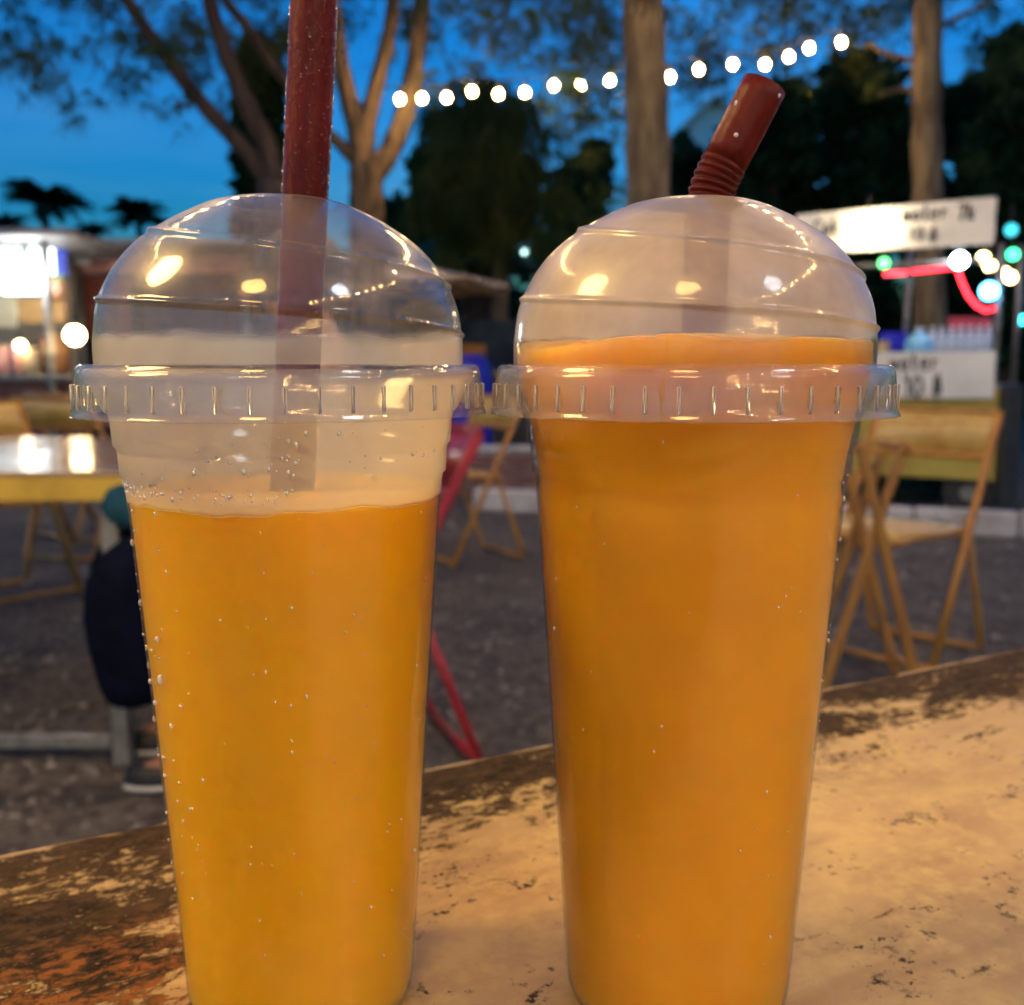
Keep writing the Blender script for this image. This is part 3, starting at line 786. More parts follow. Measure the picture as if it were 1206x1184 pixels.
# leaning multi-limbed tree, upper left
Y1 = 8.2
b1 = gz(325, Y1)
tree('leaning casuarina with three splayed bare limbs behind the straight straw',
     [([b1, at(325, 330, Y1), at(326, 215, Y1)], .19, .15),
      ([at(322, 225, Y1), at(300, 190, Y1), at(245, 130, Y1), at(190, 60, Y1), at(150, 0, Y1), at(110, -70, Y1)], .075, .045),
      ([at(326, 225, Y1), at(316, 175, Y1), at(285, 110, Y1), at(258, 40, Y1), at(246, 0, Y1), at(225, -90, Y1)], .085, .055),
      ([at(330, 240, Y1 + .3), at(352, 130, Y1 + .3), at(320, 75, Y1 + .3), at(290, 30, Y1 + .3), at(265, 0, Y1 + .3), at(240, -60, Y1 + .3)], .06, .035),
      ([at(205, 85, Y1), at(225, 125, Y1), at(208, 121, Y1)], .02, .012)],
     [(at(40, 70, Y1), 70, .38, .16), (at(105, 35, Y1), 80, .42, .18), (at(65, 20, Y1), 70, .4, .14), (at(165, 80, Y1), 45, .22, .2), (at(235, 60, Y1 + .5), 60, .3, .18), (at(275, 80, Y1 + .8), 45, .25, .12),
      (at(330, 25, Y1 + .8), 60, .35, .14), (at(20, -60, Y1), 150, .7, .3), (at(180, -80, Y1), 170, .7, .3), (at(320, -70, Y1), 150, .6, .3), (at(300, 60, Y1 + .5), 30, .25, .1), (at(90, -150, Y1), 150, .8, .4)],
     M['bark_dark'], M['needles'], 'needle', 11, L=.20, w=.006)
# creeper-covered trunk behind it
Yv = 9.6; bv = gz(305, Yv)
tree('dark creeper covered stump standing behind the leaning casuarina', [([bv, at(306, 250, Yv), at(304, 110, Yv)], .2, .12)],
     [(at(305, y_, Yv), 700, .25, .25, .42) for y_ in (95, 130, 165, 200, 235, 270, 310)], M['bark_dark'], M['leaves_dark'], 'leaf', 12, s=.07)
# forked tree lit by the string of bulbs
Y2 = 8.6; b2 = gz(434, Y2)
tree('forked tree with pale lit limbs at the left end of the bulb string',
     [([b2, at(434, 330, Y2), at(432, 235, Y2), at(430, 195, Y2)], .165, .135),
      ([at(428, 205, Y2), at(420, 150, Y2), at(404, 90, Y2), at(395, 30, Y2), at(386, -40, Y2)], .10, .055),
      ([at(430, 200, Y2), at(432, 150, Y2), at(446, 90, Y2), at(460, 30, Y2), at(466, -40, Y2)], .085, .05),
      ([at(434, 215, Y2), at(458, 180, Y2), at(478, 130, Y2), at(491, 60, Y2), at(497, 0, Y2), at(500, -50, Y2)], .10, .06),
      ([at(425, 195, Y2), at(405, 175, Y2), at(380, 150, Y2)], .07, .04)],
     [(at(470, -60, Y2), 150, .7, .3), (at(540, 20, Y2 + .6), 60, .35, .14), (at(430, 60, Y2 + .8), 45, .3, .2), (at(515, 60, Y2 + .9), 35, .25, .16), (at(380, -40, Y2), 120, .6, .25), (at(590, -40, Y2), 120, .6, .2)],
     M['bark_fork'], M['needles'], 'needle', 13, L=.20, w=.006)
# straight trunk in the middle
Y3 = 7.4; b3 = gz(768, Y3)
tree('thick straight trunk rising in front of the bulb string', [([b3, at(767, 330, Y3), at(764, 245, Y3), at(761, 120, Y3), at(756, 0, Y3), at(752, -120, Y3)], .175, .145), ([at(757, 10, Y3), at(720, -40, Y3), at(680, -80, Y3)], .06, .03)],
     [(at(675, 30, Y3 + .6), 110, .30, .18), (at(690, 80, Y3 + .7), 80, .22, .18), (at(715, 120, Y3 + .8), 60, .18, .18), (at(710, 20, Y3 + .5), 60, .25, .2), (at(650, -40, Y3), 150, .5, .25), (at(800, -100, Y3), 170, .7, .25), (at(700, 200, Y3 + 1.2), 30, .16, .14)],
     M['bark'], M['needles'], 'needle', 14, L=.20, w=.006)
# straight trunk on the right
Y4 = 8.6; b4 = gz(1096, Y4)
tree('slim straight trunk with short side twigs standing behind the drinks cart', [([b4, at(1096, 420, Y4), at(1093, 240, Y4), at(1092, 120, Y4), at(1093, 0, Y4), at(1092, -90, Y4)], .135, .115), ([at(1086, 75, Y4), at(1050, 65, Y4), at(1020, 50, Y4)], .03, .015),
      ([at(1086, 115, Y4), at(1062, 105, Y4), at(1035, 112, Y4)], .03, .015), ([at(1100, 35, Y4), at(1140, 15, Y4), at(1180, -5, Y4)], .03, .015)],
     [(at(1030, 20, Y4 + .5), 110, .36, .16), (at(960, 20, Y4 + .6), 130, .45, .13), (at(1140, 40, Y4 + .6), 60, .26, .2), (at(1170, 100, Y4 + .9), 50, .25, .3), (at(1100, -70, Y4), 160, .7, .25), (at(880, 20, Y4 + .8), 130, .45, .15), (at(1020, 70, Y4 + .4), 40, .25, .1), (at(850, 70, Y4 + 1.2), 90, .4, .1)],
     M['bark'], M['needles'], 'needle', 15, L=.20, w=.006)
# background trees
GB = 'dark trees behind the yard'
def bg(px, Y, top, rw, label, seed, lf='leaves', n=5200, bot=330, s=.16):
    b_ = gz(px, Y); tz_ = at(px, top, Y).z; bz = max(.6, at(px, bot, Y).z); rng = random.Random(seed); w = rw * Y / F
    tufts = []
    for i in range(26):
        u = i / 25; z = bz + (tz_ - bz) * (.08 + .84 * u)
        rr_ = w * math.sin(math.pi * (.18 + .74 * u)) * rng.uniform(.35, .95); a = rng.random() * 6.28
        tufts.append((Vector((b_.x + math.cos(a) * rr_ * .8, b_.y + math.sin(a) * rr_ * .6, z)), n // 26, w * rng.uniform(.22, .42), w * .3, (tz_ - bz) * rng.uniform(.06, .14)))
    H = tz_
    tree(label, [([b_, b_ + Vector((.1, 0, H * .35)), b_ + Vector((-.1, 0, H * .85))], .22, .06), ([b_ + Vector((.1, 0, H * .35)), b_ + Vector((w * .4, 0, H * .65))], .1, .03), ([b_ + Vector((.05, 0, H * .3)), b_ + Vector((-w * .4, 0, H * .6))], .1, .03)],
         tufts, M['bark_dark'], M[lf], 'leaf', seed, GB, s=s)
bg(560, 12.5, 125, 95, 'round crowned olive tree under the bulb string between the straws', 21, 'leaves', 5600, 300)
bg(905, 14.0, 100, 85, 'dense dark tree behind the bent straw', 22, 'leaves_dark', 6500, 420)
bg(1000, 15.0, 70, 100, 'tall dense dark tree beyond the white menu sign', 23, 'leaves_dark', 7500, 430)
bg(1185, 13.0, 30, 75, 'tall dark tree beyond the slim trunk and coloured lamps', 24, 'leaves_dark', 6500, 430)
bg(690, 16.0, 175, 70, 'low dark tree left of the thick straight trunk', 25, 'leaves_dark', 5200, 430)
bg(800, 17.0, 170, 60, 'low dark tree right of the thick straight trunk', 26, 'leaves_dark', 4500, 430)
bg(470, 17.0, 230, 110, 'low dark tree behind the forked tree', 27, 'leaves_dark', 5600, 430)
bg(1120, 16.5, 90, 75, 'dark tree glimpsed between slim trunk and yard edge', 28, 'leaves_dark', 5600, 430)
# drooping lit sprays of the olive tree
rng = random.Random(31); hmb = MB()
for px, py in ((500, 150), (540, 170), (585, 180), (620, 200), (640, 230), (520, 220), (570, 240), (660, 250), (610, 260), (545, 130), (590, 130)):
    sprays(hmb, rng, at(px, py, 11.6), 34, .22, .3, .5, .012, 1.6)
tg = empty('tree'); tag(tg, 'weeping olive green tree hanging below the bulb string', 'tree')
hmb.build('crown', M['needles'], tg)
tm = MB(); bt = gz(580, 12.0); limb(tm, [bt, bt + Vector((.1, 0, 2)), at(575, 150, 11.8)], .14, .05); limb(tm, [bt + Vector((.1, 0, 2)), at(640, 210, 11.8)], .05, .02); limb(tm, [bt + Vector((.1, 0, 2)), at(510, 170, 11.8)], .05, .02)
tm.build('trunk', M['bark'], tg, True)

# hedge closing the yard
rng = random.Random(41); hm = MB()
for i in range(60):
    px = -150 + 1500 * i / 59
    Yh = 19 + rng.uniform(-.6, .6); top = 330 + rng.uniform(-25, 25) if px > 380 else 400 + rng.uniform(-10, 10)
    zt = at(px, top, Yh).z; leaves(hm, rng, Vector((at(px, 400, Yh).x, Yh, zt * .5)), 330, .7, .5, zt * .55, .17)
tag(hm.build('hedge', M['leaves_dark']), 'dark hedge mass closing the far side of the yard', 'hedge', kind='stuff')

# palms
def palm(px, py, Y, rad, label, seed):
    rng = random.Random(seed); root = empty('palm_tree'); tag(root, label, 'palm tree', 'palms against the evening sky')
    b_ = gz(px + 4, Y); c = at(px, py + 6, Y); mb = MB(); limb(mb, [b_, (b_ + c) / 2 + Vector((.15, 0, 0)), c], .2, .12); mb.build('trunk', M['bark_dark'], root, True)
    fm = MB()
    for k in range(28):
        a = 2 * math.pi * k / 28 + rng.uniform(-.12, .12); el = rng.uniform(.2, 1.45); L = rad * rng.uniform(.8, 1.1)
        h = Vector((math.cos(a), math.sin(a), 0)); sd = Vector((-math.sin(a), math.cos(a), 0)); pts = []
        for i in range(11):
            t = i / 10; pts.append(c + h * (L * t * math.cos(el * (1 - .4 * t))) + Vector((0, 0, L * (math.sin(el) * t - .62 * t * t))))
        for i in range(10):
            for sg in (-1, 1):
                for q in (0, .5):
                    p_ = pts[i].lerp(pts[i + 1], q); le = L * .30 * math.sin(math.pi * min(1, .12 + .85 * (i + q) / 10)); tip = p_ + sd * sg * le * .8 + h * le * .45 - Vector((0, 0, le * .45))
                    w = (pts[i + 1] - pts[i]) * .42
                    fm.add([p_ - w, p_ + w, tip], [(0, 1, 2)])
        fm.tube(pts, [.03 * (1 - .07 * i) for i in range(11)], 4)
    fm.build('crown', M['palm'], root)
palm(52, 236, 34, 1.75, 'bushy palm rising over the food stall roof', 51)
palm(163, 250, 38, 1.55, 'small palm half hidden behind the clear dome lid', 52)
palm(5, 262, 40, 1.3, 'low palm at the end of the food stall roof', 53)
palm(108, 268, 42, 1.0, 'faint low palm between the two larger palms', 54)

# pale gabled building far behind
hb = empty('building', (0, 0, 0)); tag(hb, 'pale gabled building wall far behind the bent straw', 'building')
Yb = 26; a_, b_, c_, d_ = at(806, 300, Yb), at(872, 300, Yb), at(872, 150, Yb), at(806, 150, Yb); ap = at(840, 118, Yb)
mw = surf('pale_render', (.75, .80, .78), (.66, .70, .70), 1.2, .9)
dep = Vector((0, 6, 0)); a_.z = b_.z = 0
MB().add([a_, b_, c_, ap, d_, a_ + dep, b_ + dep, c_ + dep, ap + dep, d_ + dep], [(0, 1, 2, 3, 4), (9, 8, 7, 6, 5), (1, 6, 7, 2), (0, 4, 9, 5)]).build('wall', mw, hb)
mr = MB()
for p_, q_ in ((d_, ap), (ap, c_)):
    e = (q_ - p_).normalized() * .25; n_ = Vector((-(q_ - p_).z, 0, (q_ - p_).x)).normalized() * .08
    A_, B_ = p_ - (e if p_ is d_ else e * 0), q_ + (e if q_ is c_ else e * 0); o3 = Vector((0, -.3, 0))
    mr.add([A_ + o3, B_ + o3, B_ + dep, A_ + dep, A_ + o3 + n_, B_ + o3 + n_, B_ + dep + n_, A_ + dep + n_], [(0, 3, 2, 1), (4, 5, 6, 7), (0, 1, 5, 4), (3, 7, 6, 2), (0, 4, 7, 3), (1, 2, 6, 5)])
mr.build('roof', mw, hb)

# ------------------------------------------------------------------ string lights
bulbs_px = [(471, 117), (497, 116), (526, 115), (556, 108), (587, 111), (618, 109), (652, 101), (683, 101), (718, 95), (754, 95), (789, 91), (823, 82), (863, 76), (901, 76), (929, 67), (953, 57), (991, 50)]
def halo_mat():
    m, n, l, out = nodes('bulb_halo_glow')
    tr = n.new('ShaderNodeBsdfTransparent'); em = n.new('ShaderNodeEmission'); em.inputs[0].default_value = (1.0, .50, .10, 1); em.inputs[1].default_value = .9
    mx = n.new('ShaderNodeMixShader'); mx.inputs[0].default_value = .28; l.new(tr.outputs[0], mx.inputs[1]); l.new(em.outputs[0], mx.inputs[2]); l.new(mx.outputs[0], out.inputs[0]); return m
M['globe'] = halo_mat()  # faintly glowing shell stands in for the lens halo round each bulb
def festoon(name, pts, label, r, mat, drop=.07):
    root = empty(name); tag(root, label, 'string lights')
    cab = [p + Vector((0, 0, drop + r)) for p in pts]
    a0 = cab[0] + (cab[0] - cab[1]) * .9; a1 = cab[-1] + (cab[-1] - cab[-2]) * .9
    MB().tube([a0] + cab + [a1], .006, 5).build('cable', M['cable'], root, True)
    for p in pts:
        b_ = MB().ball(p, r, 8, 6, (1, 1, 1.15)).build('bulb', mat, root, True)
        MB().ball(p, r * 1.75, 12, 8).build('halo_shell', M['globe'], b_, True)
        MB().tube([p + Vector((0, 0, r * 1.7)), p + Vector((0, 0, r * 1.05 + drop * .95))], r * .5, 8).build('socket', M['cable'], b_, True)
    return root
M['string_bulb'] = glow('string_bulb', (1.0, .66, .28), 300)
festoon('string_lights', [at(px, py, 8.25 + .0002 * (px - 471)) for px, py in bulbs_px], 'string of round warm bulbs hanging between the trees', .026, M['string_bulb'])
# strings over the seating behind the photographer, mirrored in the domes
M['string_bulb2'] = glow('string_bulb_back', (1.0, .60, .22), 330)
M['string_bulb3'] = glow('string_bulb_fill', (1.0, .62, .24), 320)
def line(a, b, n, sag): return [Vector(a).lerp(Vector(b), i / (n - 1)) - Vector((0, 0, sag * 4 * (i / (n - 1)) * (1 - i / (n - 1)))) for i in range(n)]
festoon('string_lights', line((2.6, .9, 3.1), (1.0, -4.5, 2.7), 18, .25), 'bulb string over the tables behind the photographer, right run', .032, M['string_bulb2'])
festoon('string_lights', line((1.0, -4.7, 2.7), (5.2, -5.2, 2.8), 16, .25), 'bulb string over the tables behind the photographer, rear run', .032, M['string_bulb2'])

# unseen lamps, enlarged to widen their glare in the domes
def pendant(loc, r, color, strength, label, pole):
    root = empty('pendant_lamp', (loc[0], loc[1], 0)); tag(root, label, 'lamp')
    z = loc[2]
    MB().ball((0, 0, z), r, 16, 12).build('bulb', glow('lamp_glow', color, strength), root, True)
    MB().lathe([(.03, z + r * 1.05), (r * .6, z + r * 1.0 + .03), (r * .5, z + r + .10), (.02, z + r + .12), (.0, z + r + .12)], 20).build('cap', M['black_iron'], root, True)
    MB().tube([(0, 0, z + r + .11), (0, 0, z + r + .35), (pole[0] * .5, pole[1] * .5, z + r + .42), (pole[0], pole[1], z + r + .35)], .012, 8).build('arm', M['black_iron'], root, True)
    MB().tube([(pole[0], pole[1], 0), (pole[0], pole[1], z + r + .5)], .03, 10).build('pole', M['black_iron'], root, True)
pendant((-1.35, .20, 2.05), .27, (1.0, .64, .22), 56, 'enlarged warm lamp on a pole beside the table', (-.6, -.3))
pendant((1.35, -.75, 2.45), .19, (.80, .90, 1.0), 24, 'cool white lamp on a pole behind the photographer', (.6, -.3))
pendant((-.25, -1.05, 2.25), .20, (1.0, .62, .20), 32, 'unseen warm lamp added behind the camera to light the table', (-.5, -.5))  # added key light, throws the cup shadows back out of sight
festoon('string_lights', line((.75, 6.6, 4.3), (2.3, 1.4, 3.3), 15, .30), 'unseen bulb string added from the thick trunk to light the yard', .036, M['string_bulb3'])  # out of view, added to warm the trunk, chairs and ground
festoon('string_lights', line((-1.5, 5.4, 4.0), (-2.6, 1.2, 3.2), 12, .30), 'unseen bulb string added from the forked tree over the glossy table', .036, M['string_bulb3'])  # likewise added out of view for warm light on the yard

# ------------------------------------------------------------------ drinks cart on the right
kb = MB(); k0, k1 = on_plane(560, 600, 0), on_plane(1330, 640, 0)
kd = (k1 - k0); n_k = 7
for i in range(n_k):
    a, b = k0 + kd * (i / n_k), k0 + kd * ((i + 1) / n_k); e = kd.normalized() * .006
    if i == 0: kerb = empty('kerb'); tag(kerb, 'pale concrete kerb in front of the drinks cart', 'kerb', kind='structure')
    MB().bar(a + e + Vector((0, 0, .07)), b - e + Vector((0, 0, .07)), .13, .14, bev=.012).build('kerb_stone', M['concrete'], kerb)
cart = empty('drinks_cart', (0, 0, 0)); tag(cart, 'yellow drinks cart with white hand lettered price signs and red neon', 'cart')
YC = 6.3
def quadbox(mb, p00, p10, p11, p01, th):
    n_ = (p10 - p00).cross(p01 - p00).normalized() * th
    V = [p00, p10, p11, p01]; V += [p + n_ for p in V]
    if n_.y > 0: return mb.add(V, [(0, 1, 2, 3), (7, 6, 5, 4), (0, 4, 5, 1), (1, 5, 6, 2), (2, 6, 7, 3), (3, 7, 4, 0)])
    return mb.add(V, [(3, 2, 1, 0), (4, 5, 6, 7), (1, 5, 4, 0), (2, 6, 5, 1), (3, 7, 6, 2), (0, 4, 7, 3)])
pl, pr = at(860, 500, 6.9), at(1188, 500, 6.05)                 # the cart front runs obliquely
def cf(u, z, off=0.0):
    p_ = pl.lerp(pr, u); n_ = Vector((pr.y - pl.y, -(pr.x - pl.x), 0)).normalized()
    q = p_ + n_ * off; q.z = z; return q
cu = (pr - pl); cu.z = 0; CLn = cu.length; cu.normalize(); cn = Vector((cu.y, -cu.x, 0))
def panel(name, u0, u1, z0, z1, off, th, mat, parent=cart):
    mb = MB(); quadbox(mb, cf(u0, z0, off), cf(u1, z0, off), cf(u1, z1, off), cf(u0, z1, off), th); return mb.build(name, mat, parent)
zz = lambda px, py, off=0: None
def uz(px, py, off=0.0):
    """the cart-front coordinates seen at a pixel"""
    d_ = ray(px, py); o_ = pl + cn * off; t = (o_ - Vector((0, 0, EYE))).dot(cn) / d_.dot(cn); q = Vector((0, 0, EYE)) + d_ * t
    return (q - o_).dot(cu) / CLn, q.z
M['yellow_cart'] = surf('cart_yellow', (.50, .38, .06), (.38, .27, .04), 3, .55)
panel('front_panel', 0, 1, .24, .78, 0, .03, M['yellow_cart'])
mb = MB(); quadbox(mb, cf(0, .785, .03), cf(1.0, .785, .03), cf(1.0, .785, -.75), cf(0, .785, -.75), .03); mb.build('counter', M['steel'], cart)
mb = MB(); quadbox(mb, cf(1, .24, 0.0), cf(1, .24, -.7), cf(1, .78, -.7), cf(1, .78, 0.0), .03); mb.build('side_panel', M['yellow_cart'], cart)
def uzp(px, Y_=0): return uz(px, 400)[0]
u1p = uz(1174, 400)[0]; u2p = uz(1069, 350, -.7)[0]
for u_, off, z1 in ((u1p, .0, 1.64), (u2p, -.7, 1.7), (.02, 0.0, 1.9), (.98, -.7, 1.7)):
    p_ = cf(u_, 0, off); MB().tube([p_ + Vector((0, 0, .785)), p_ + Vector((0, 0, z1))], .018, 8).build('post', M['steel'], cart, True)
for u_ in (.12, .88):
    for off in (-.1, -.6):
        p_ = cf(u_, .15, off); wh = MB().tube([p_ - cn * .025, p_ + cn * .025], .15, 20).build('wheel', M['black_iron'], cart)
        MB().tube([p_ - cn * .03, p_ + cn * .03], .05, 12).build('hub', M['steel'], wh)
        MB().tube([p_, p_ + Vector((0, 0, .12))], .015, 6).build('axle_strut', M['black_iron'], cart)
# signs
GL = {'w': [[(0, 1), (.2, 0), (.42, .8), (.62, 0), (.85, 1)]], 'a': [[(.75, .8), (.4, 1), (.1, .6), (.15, .1), (.5, 0), (.75, .4)], [(.78, 1), (.78, .1), (.95, 0)]],
      't': [[(.4, 1.6), (.4, .15), (.6, 0), (.8, .1)], [(.05, 1.05), (.8, 1.05)]], 'e': [[(.1, .5), (.8, .58), (.72, .95), (.4, 1.05), (.1, .7), (.12, .2), (.45, 0), (.85, .15)]],
      'r': [[(.2, 1), (.2, 0)], [(.2, .6), (.45, .95), (.8, .95)]], '1': [[(.1, 1.3), (.4, 1.7), (.4, 0)]], '0': [[(.5, 1.7), (.1, 1.3), (.05, .5), (.4, 0), (.85, .3), (.9, 1.2), (.5, 1.7)]],
      'B': [[(.15, 0), (.2, 1.6), (.65, 1.55), (.7, 1.1), (.2, .9), (.8, .8), (.8, .2), (.15, 0)], [(.35, -.3), (.6, 1.95)]], 'C': [[(.85, 1.4), (.5, 1.65), (.1, 1.2), (.1, .4), (.45, 0), (.85, .2)]],
      'o': [[(.45, 1), (.1, .7), (.1, .25), (.45, 0), (.8, .3), (.78, .8), (.45, 1)]], 'k': [[(.15, 1.7), (.15, 0)], [(.7, 1), (.15, .5), (.8, 0)]], '7': [[(.05, 1.6), (.8, 1.6), (.35, 0)]], ' ': []}
def scribble(text, org, ux, uy, h, rad, parent, rng, nrm):
    mb = MB(); x = 0
    for ch in text:
        for st_ in GL[ch]:
            pts = [org + ux * ((x + a * .8) * h) + uy * ((b + rng.uniform(-.05, .05)) * h) + nrm * .003 for a, b in st_]
            for i in range(len(pts) - 1): mb.bar(pts[i] - (pts[i + 1] - pts[i]).normalized() * rad * .6, pts[i + 1], rad * 2, .004, nrm)
        x += .95 if ch != '1' else .7
    return mb.build('lettering', M['marker'], parent)
rng = random.Random(9); UP = Vector((0, 0, 1))
# upper sign
off_s = .10
(uA, zA), (uB, zB) = uz(938, 262, off_s), uz(1174, 232, off_s); _, zB0 = uz(1174, 287, off_s); _, zA0 = uz(990, 308, off_s)
mb = MB(); quadbox(mb, cf(uA, zB0 - .0, off_s), cf(uB, zB0, off_s), cf(uB, zB, off_s), cf(uA, zB - .02, off_s), .012); sg = mb.build('menu_sign', M['white_board'], cart)
def text_at(txt, px, py, h, rad, off, parent):
    u_, z_ = uz(px, py, off); p_ = cf(u_, z_, off); scribble(txt, p_, cu, UP, h, rad, parent, rng, cn)
o2 = off_s + .014
text_at('Cok', 958, 278, .060, .007, o2, sg); text_at('water', 1064, 261, .054, .006, o2, sg); text_at('1', 1070, 284, .046, .005, o2, sg); text_at('0', 1080, 284, .046, .005, o2, sg); text_at('B', 1095, 284, .046, .005, o2, sg); text_at('7k', 1128, 260, .055, .008, o2, sg)
# lower sign
off_l = .05
(uC, zC), (uD, zD) = uz(1020, 470, off_l), uz(1170, 470, off_l); zt_ = uz(1170, 414, off_l)[1]
sg2 = panel('price_sign', uC, uD, zD, zt_, off_l, .012, M['white_board'])
o3 = off_l + .014
text_at('water', 1048, 436, .062, .006, o3, sg2); text_at('10', 1064, 467, .074, .007, o3, sg2); text_at('B', 1098, 465, .068, .006, o3, sg2)
# neon tube
M['neon_red'] = glow('neon_red', (1.0, .025, .04), 11); M['neon_core'] = M['neon_red']
def cfp(px, py, off): u_, z_ = uz(px, py, off); return cf(u_, z_, off)
MB().tube([cfp(1042, 323, -.2), cfp(1068, 321, -.2)], .010, 8).build('neon_tube', M['neon_red'], cart, True)
MB().tube([cfp(1074, 320, -.2), cfp(1124, 315, -.2)], .010, 8).build('neon_tube', M['neon_red'], cart, True)
MB().tube([cfp(x, y, .02) for x, y in ((1128, 318), (1133, 333), (1140, 348), (1150, 360), (1161, 366), (1171, 363))], .009, 8).build('neon_tube', M['neon_red'], cart, True)
# roof bar holding the neon and lamps
MB().tube([cf(.02, 1.55, 0), cf(u1p, 1.55, 0)], .014, 8).build('rail', M['steel'], cart, True)
lamp_red = surf('red_shelf_paint', (.35, .02, .05), None, 8, .5)
panel('back_shelf', uz(1118, 375, -.3)[0], uz(1168, 375, -.3)[0], uz(1118, 390, -.3)[1], uz(1118, 374, -.3)[1], -.3, .02, lamp_red)

def lampball(px, py, off, r, color, s, label, name='lamp_bulb', group=None, hook=.12):
    p_ = cfp(px, py, off); root = empty(name, tuple(p_)); tag(root, label, 'lamp', group)
    MB().ball((0, 0, 0), r, 12, 9).build('bulb', glow('lamp_' + name, color, s), root, True)
    MB().tube([(0, 0, r), (0, 0, r + hook)], .008, 6).build('cord', M['cable'], root, True)
lampball(1022, 268, .22, .075, (1.0, .80, .50), 45, 'large warm lamp glaring in front of the white menu sign', 'sign_lamp')
lampball(1130, 307, .04, .045, (.85, .92, 1.0), 40, 'cool white lamp at the corner of the red neon', 'cart_lamp')
lampball(1165, 343, .06, .05, (.12, .55, 1.0), 16, 'cyan blue lamp hanging beside the neon curve', 'blue_lamp')
lampball(1041, 310, .1, .03, (.15, 1.0, .25), 6, 'small green lamp under the menu sign', 'green_lamp')
for i, (px, py) in enumerate(((1158, 304), (1166, 313), (1182, 322), (1190, 327))):
    lampball(px, py, -.9, .035, (1.0, .72, .30), 25, 'small warm bulb strung behind the cart post', 'fairy_bulb', 'fairy bulbs behind the cart')
lampball(1193, 300, -.9, .035, (.05, 1.0, .35), 8, 'green bulb strung beside the cart post', 'green_bulb')
lampball(1191, 271, -.9, .04, (.05, .5, .6), 3, 'dim teal bulb above the green bulb', 'teal_bulb')
lampball(1203, 377, -.9, .03, (.05, .8, .9), 8, 'turquoise bulb low beside the cart', 'turquoise_bulb')
SHZ = .985
mb = MB(); quadbox(mb, cf(uz(1030, 400)[0], SHZ - .02, .03), cf(u1p, SHZ - .02, .03), cf(u1p, SHZ - .02, -.36), cf(uz(1030, 400)[0], SHZ - .02, -.36), .018); mb.build('display_shelf', M['steel'], cart)
# goods on the shelf
GBt = 'water bottles on the cart counter'
mbot = surf('bottle_plastic', (.42, .50, .60), (.34, .42, .55), 20, .2); mcap = surf('bottle_cap', (.80, .80, .84), None, 20, .4)
for row, (off, h) in enumerate(((-.10, .15), (-.24, .19))):
    for i in range(7):
        u_ = uz(1098 + i * 11, 400, off)[0]; p_ = cf(u_, SHZ, off)
        root = empty('water_bottle', tuple(p_)); tag(root, ('clear water bottle in the front row on the cart counter', 'taller water bottle in the back row on the cart counter')[row], 'bottle', (GBt + ', front', GBt + ', back')[row])
        MB().lathe([(0, 0), (.024, 0), (.026, .01), (.026, h * .62), (.022, h * .75), (.011, h * .88), (.011, h * .92)], 12).build('body', mbot, root, True)
        MB().lathe([(0, h * .92), (.014, h * .92), (.014, h), (0, h)], 10).build('cap', mcap, root, True)
jc = cfp(1082, 410, -.05); jc.z = SHZ
root = empty('water_jug', tuple(jc)); tag(root, 'pale blue rounded water jug on the cart counter', 'jug')
mj = surf('jug_blue', (.20, .50, .75), (.15, .42, .68), 12, .25)
MB().lathe([(0, 0), (.07, 0), (.082, .015), (.085, .05), (.082, .09), (.06, .125), (.03, .14), (.025, .16), (0, .16)], 24).build('body', mj, root, True)
MB().lathe([(0, .16), (.03, .16), (.03, .178), (0, .178)], 16).build('cap', mcap, root, True)
bb = cfp(1050, 398, -.2); bb.z = SHZ
root = empty('storage_box', tuple(bb)); tag(root, 'deep blue plastic box beside the jug on the cart counter', 'box')
mblue = surf('deep_blue_plastic', (.02, .03, .55), (.015, .02, .40), 10, .35)
MB().box((0, 0, .07), (.16, .12, .14), bev=.01).build('body', mblue, root); MB().box((0, 0, .15), (.17, .13, .016), bev=.004).build('lid', mblue, root)
root = empty('round_tin', tuple(cf(uz(1040, 405, -.1)[0], SHZ, -.1))); tag(root, 'small brown round tin on the cart counter beside the dome lid', 'tin')
mt_ = surf('tin_brown', (.35, .25, .12), None, 12, .4)
MB().lathe([(0, 0), (.04, 0), (.042, .01), (.042, .08), (0, .08)], 20).build('body', mt_, root, True); MB().lathe([(0, .081), (.045, .081), (.045, .1), (0, .105)], 20).build('lid', mt_, root, True)
# black block standing in for the shade under the cart
pk = empty('under_cart_shade', tuple(on_plane(1065, 588, 0))); tag(pk, 'black block standing in for the shade under the cart front', 'shade block')
MB().box((0, 0, .10), (.75, .25, .16), bev=.02).build('body', M['black_iron'], pk); MB().box((0, 0, .185), (.80, .29, .02), bev=.006).build('rim', M['black_iron'], pk)
# dark upright post right of the cart
dp = empty('dark_post', tuple(gz(1193, 6.0))); tag(dp, 'black wooden post at the right of the yellow cart', 'post')
MB().box((0, 0, .42), (.10, .10, .80), bev=.01).build('shaft', M['black_iron'], dp); MB().box((0, 0, .03), (.16, .16, .06), bev=.01).build('base', M['black_iron'], dp)
# weeds by the kerb
rng = random.Random(61); wb = MB()
for px in (1075, 1085, 1108, 1118, 1150):
    p_ = on_plane(px, 632, 0)
    for k in range(12):
        t_ = p_ + Vector((rng.gauss(0, .07), rng.gauss(0, .03), rng.uniform(.06, .16))); w_ = Vector((.004, 0, 0)); b0 = p_ + Vector((rng.gauss(0, .02), 0, 0))
        wb.add([b0 - w_, b0 + w_, t_], [(0, 1, 2)])
tag(wb.build('weeds', M['needles']), 'thin weeds growing along the kerb', 'weeds', kind='stuff')

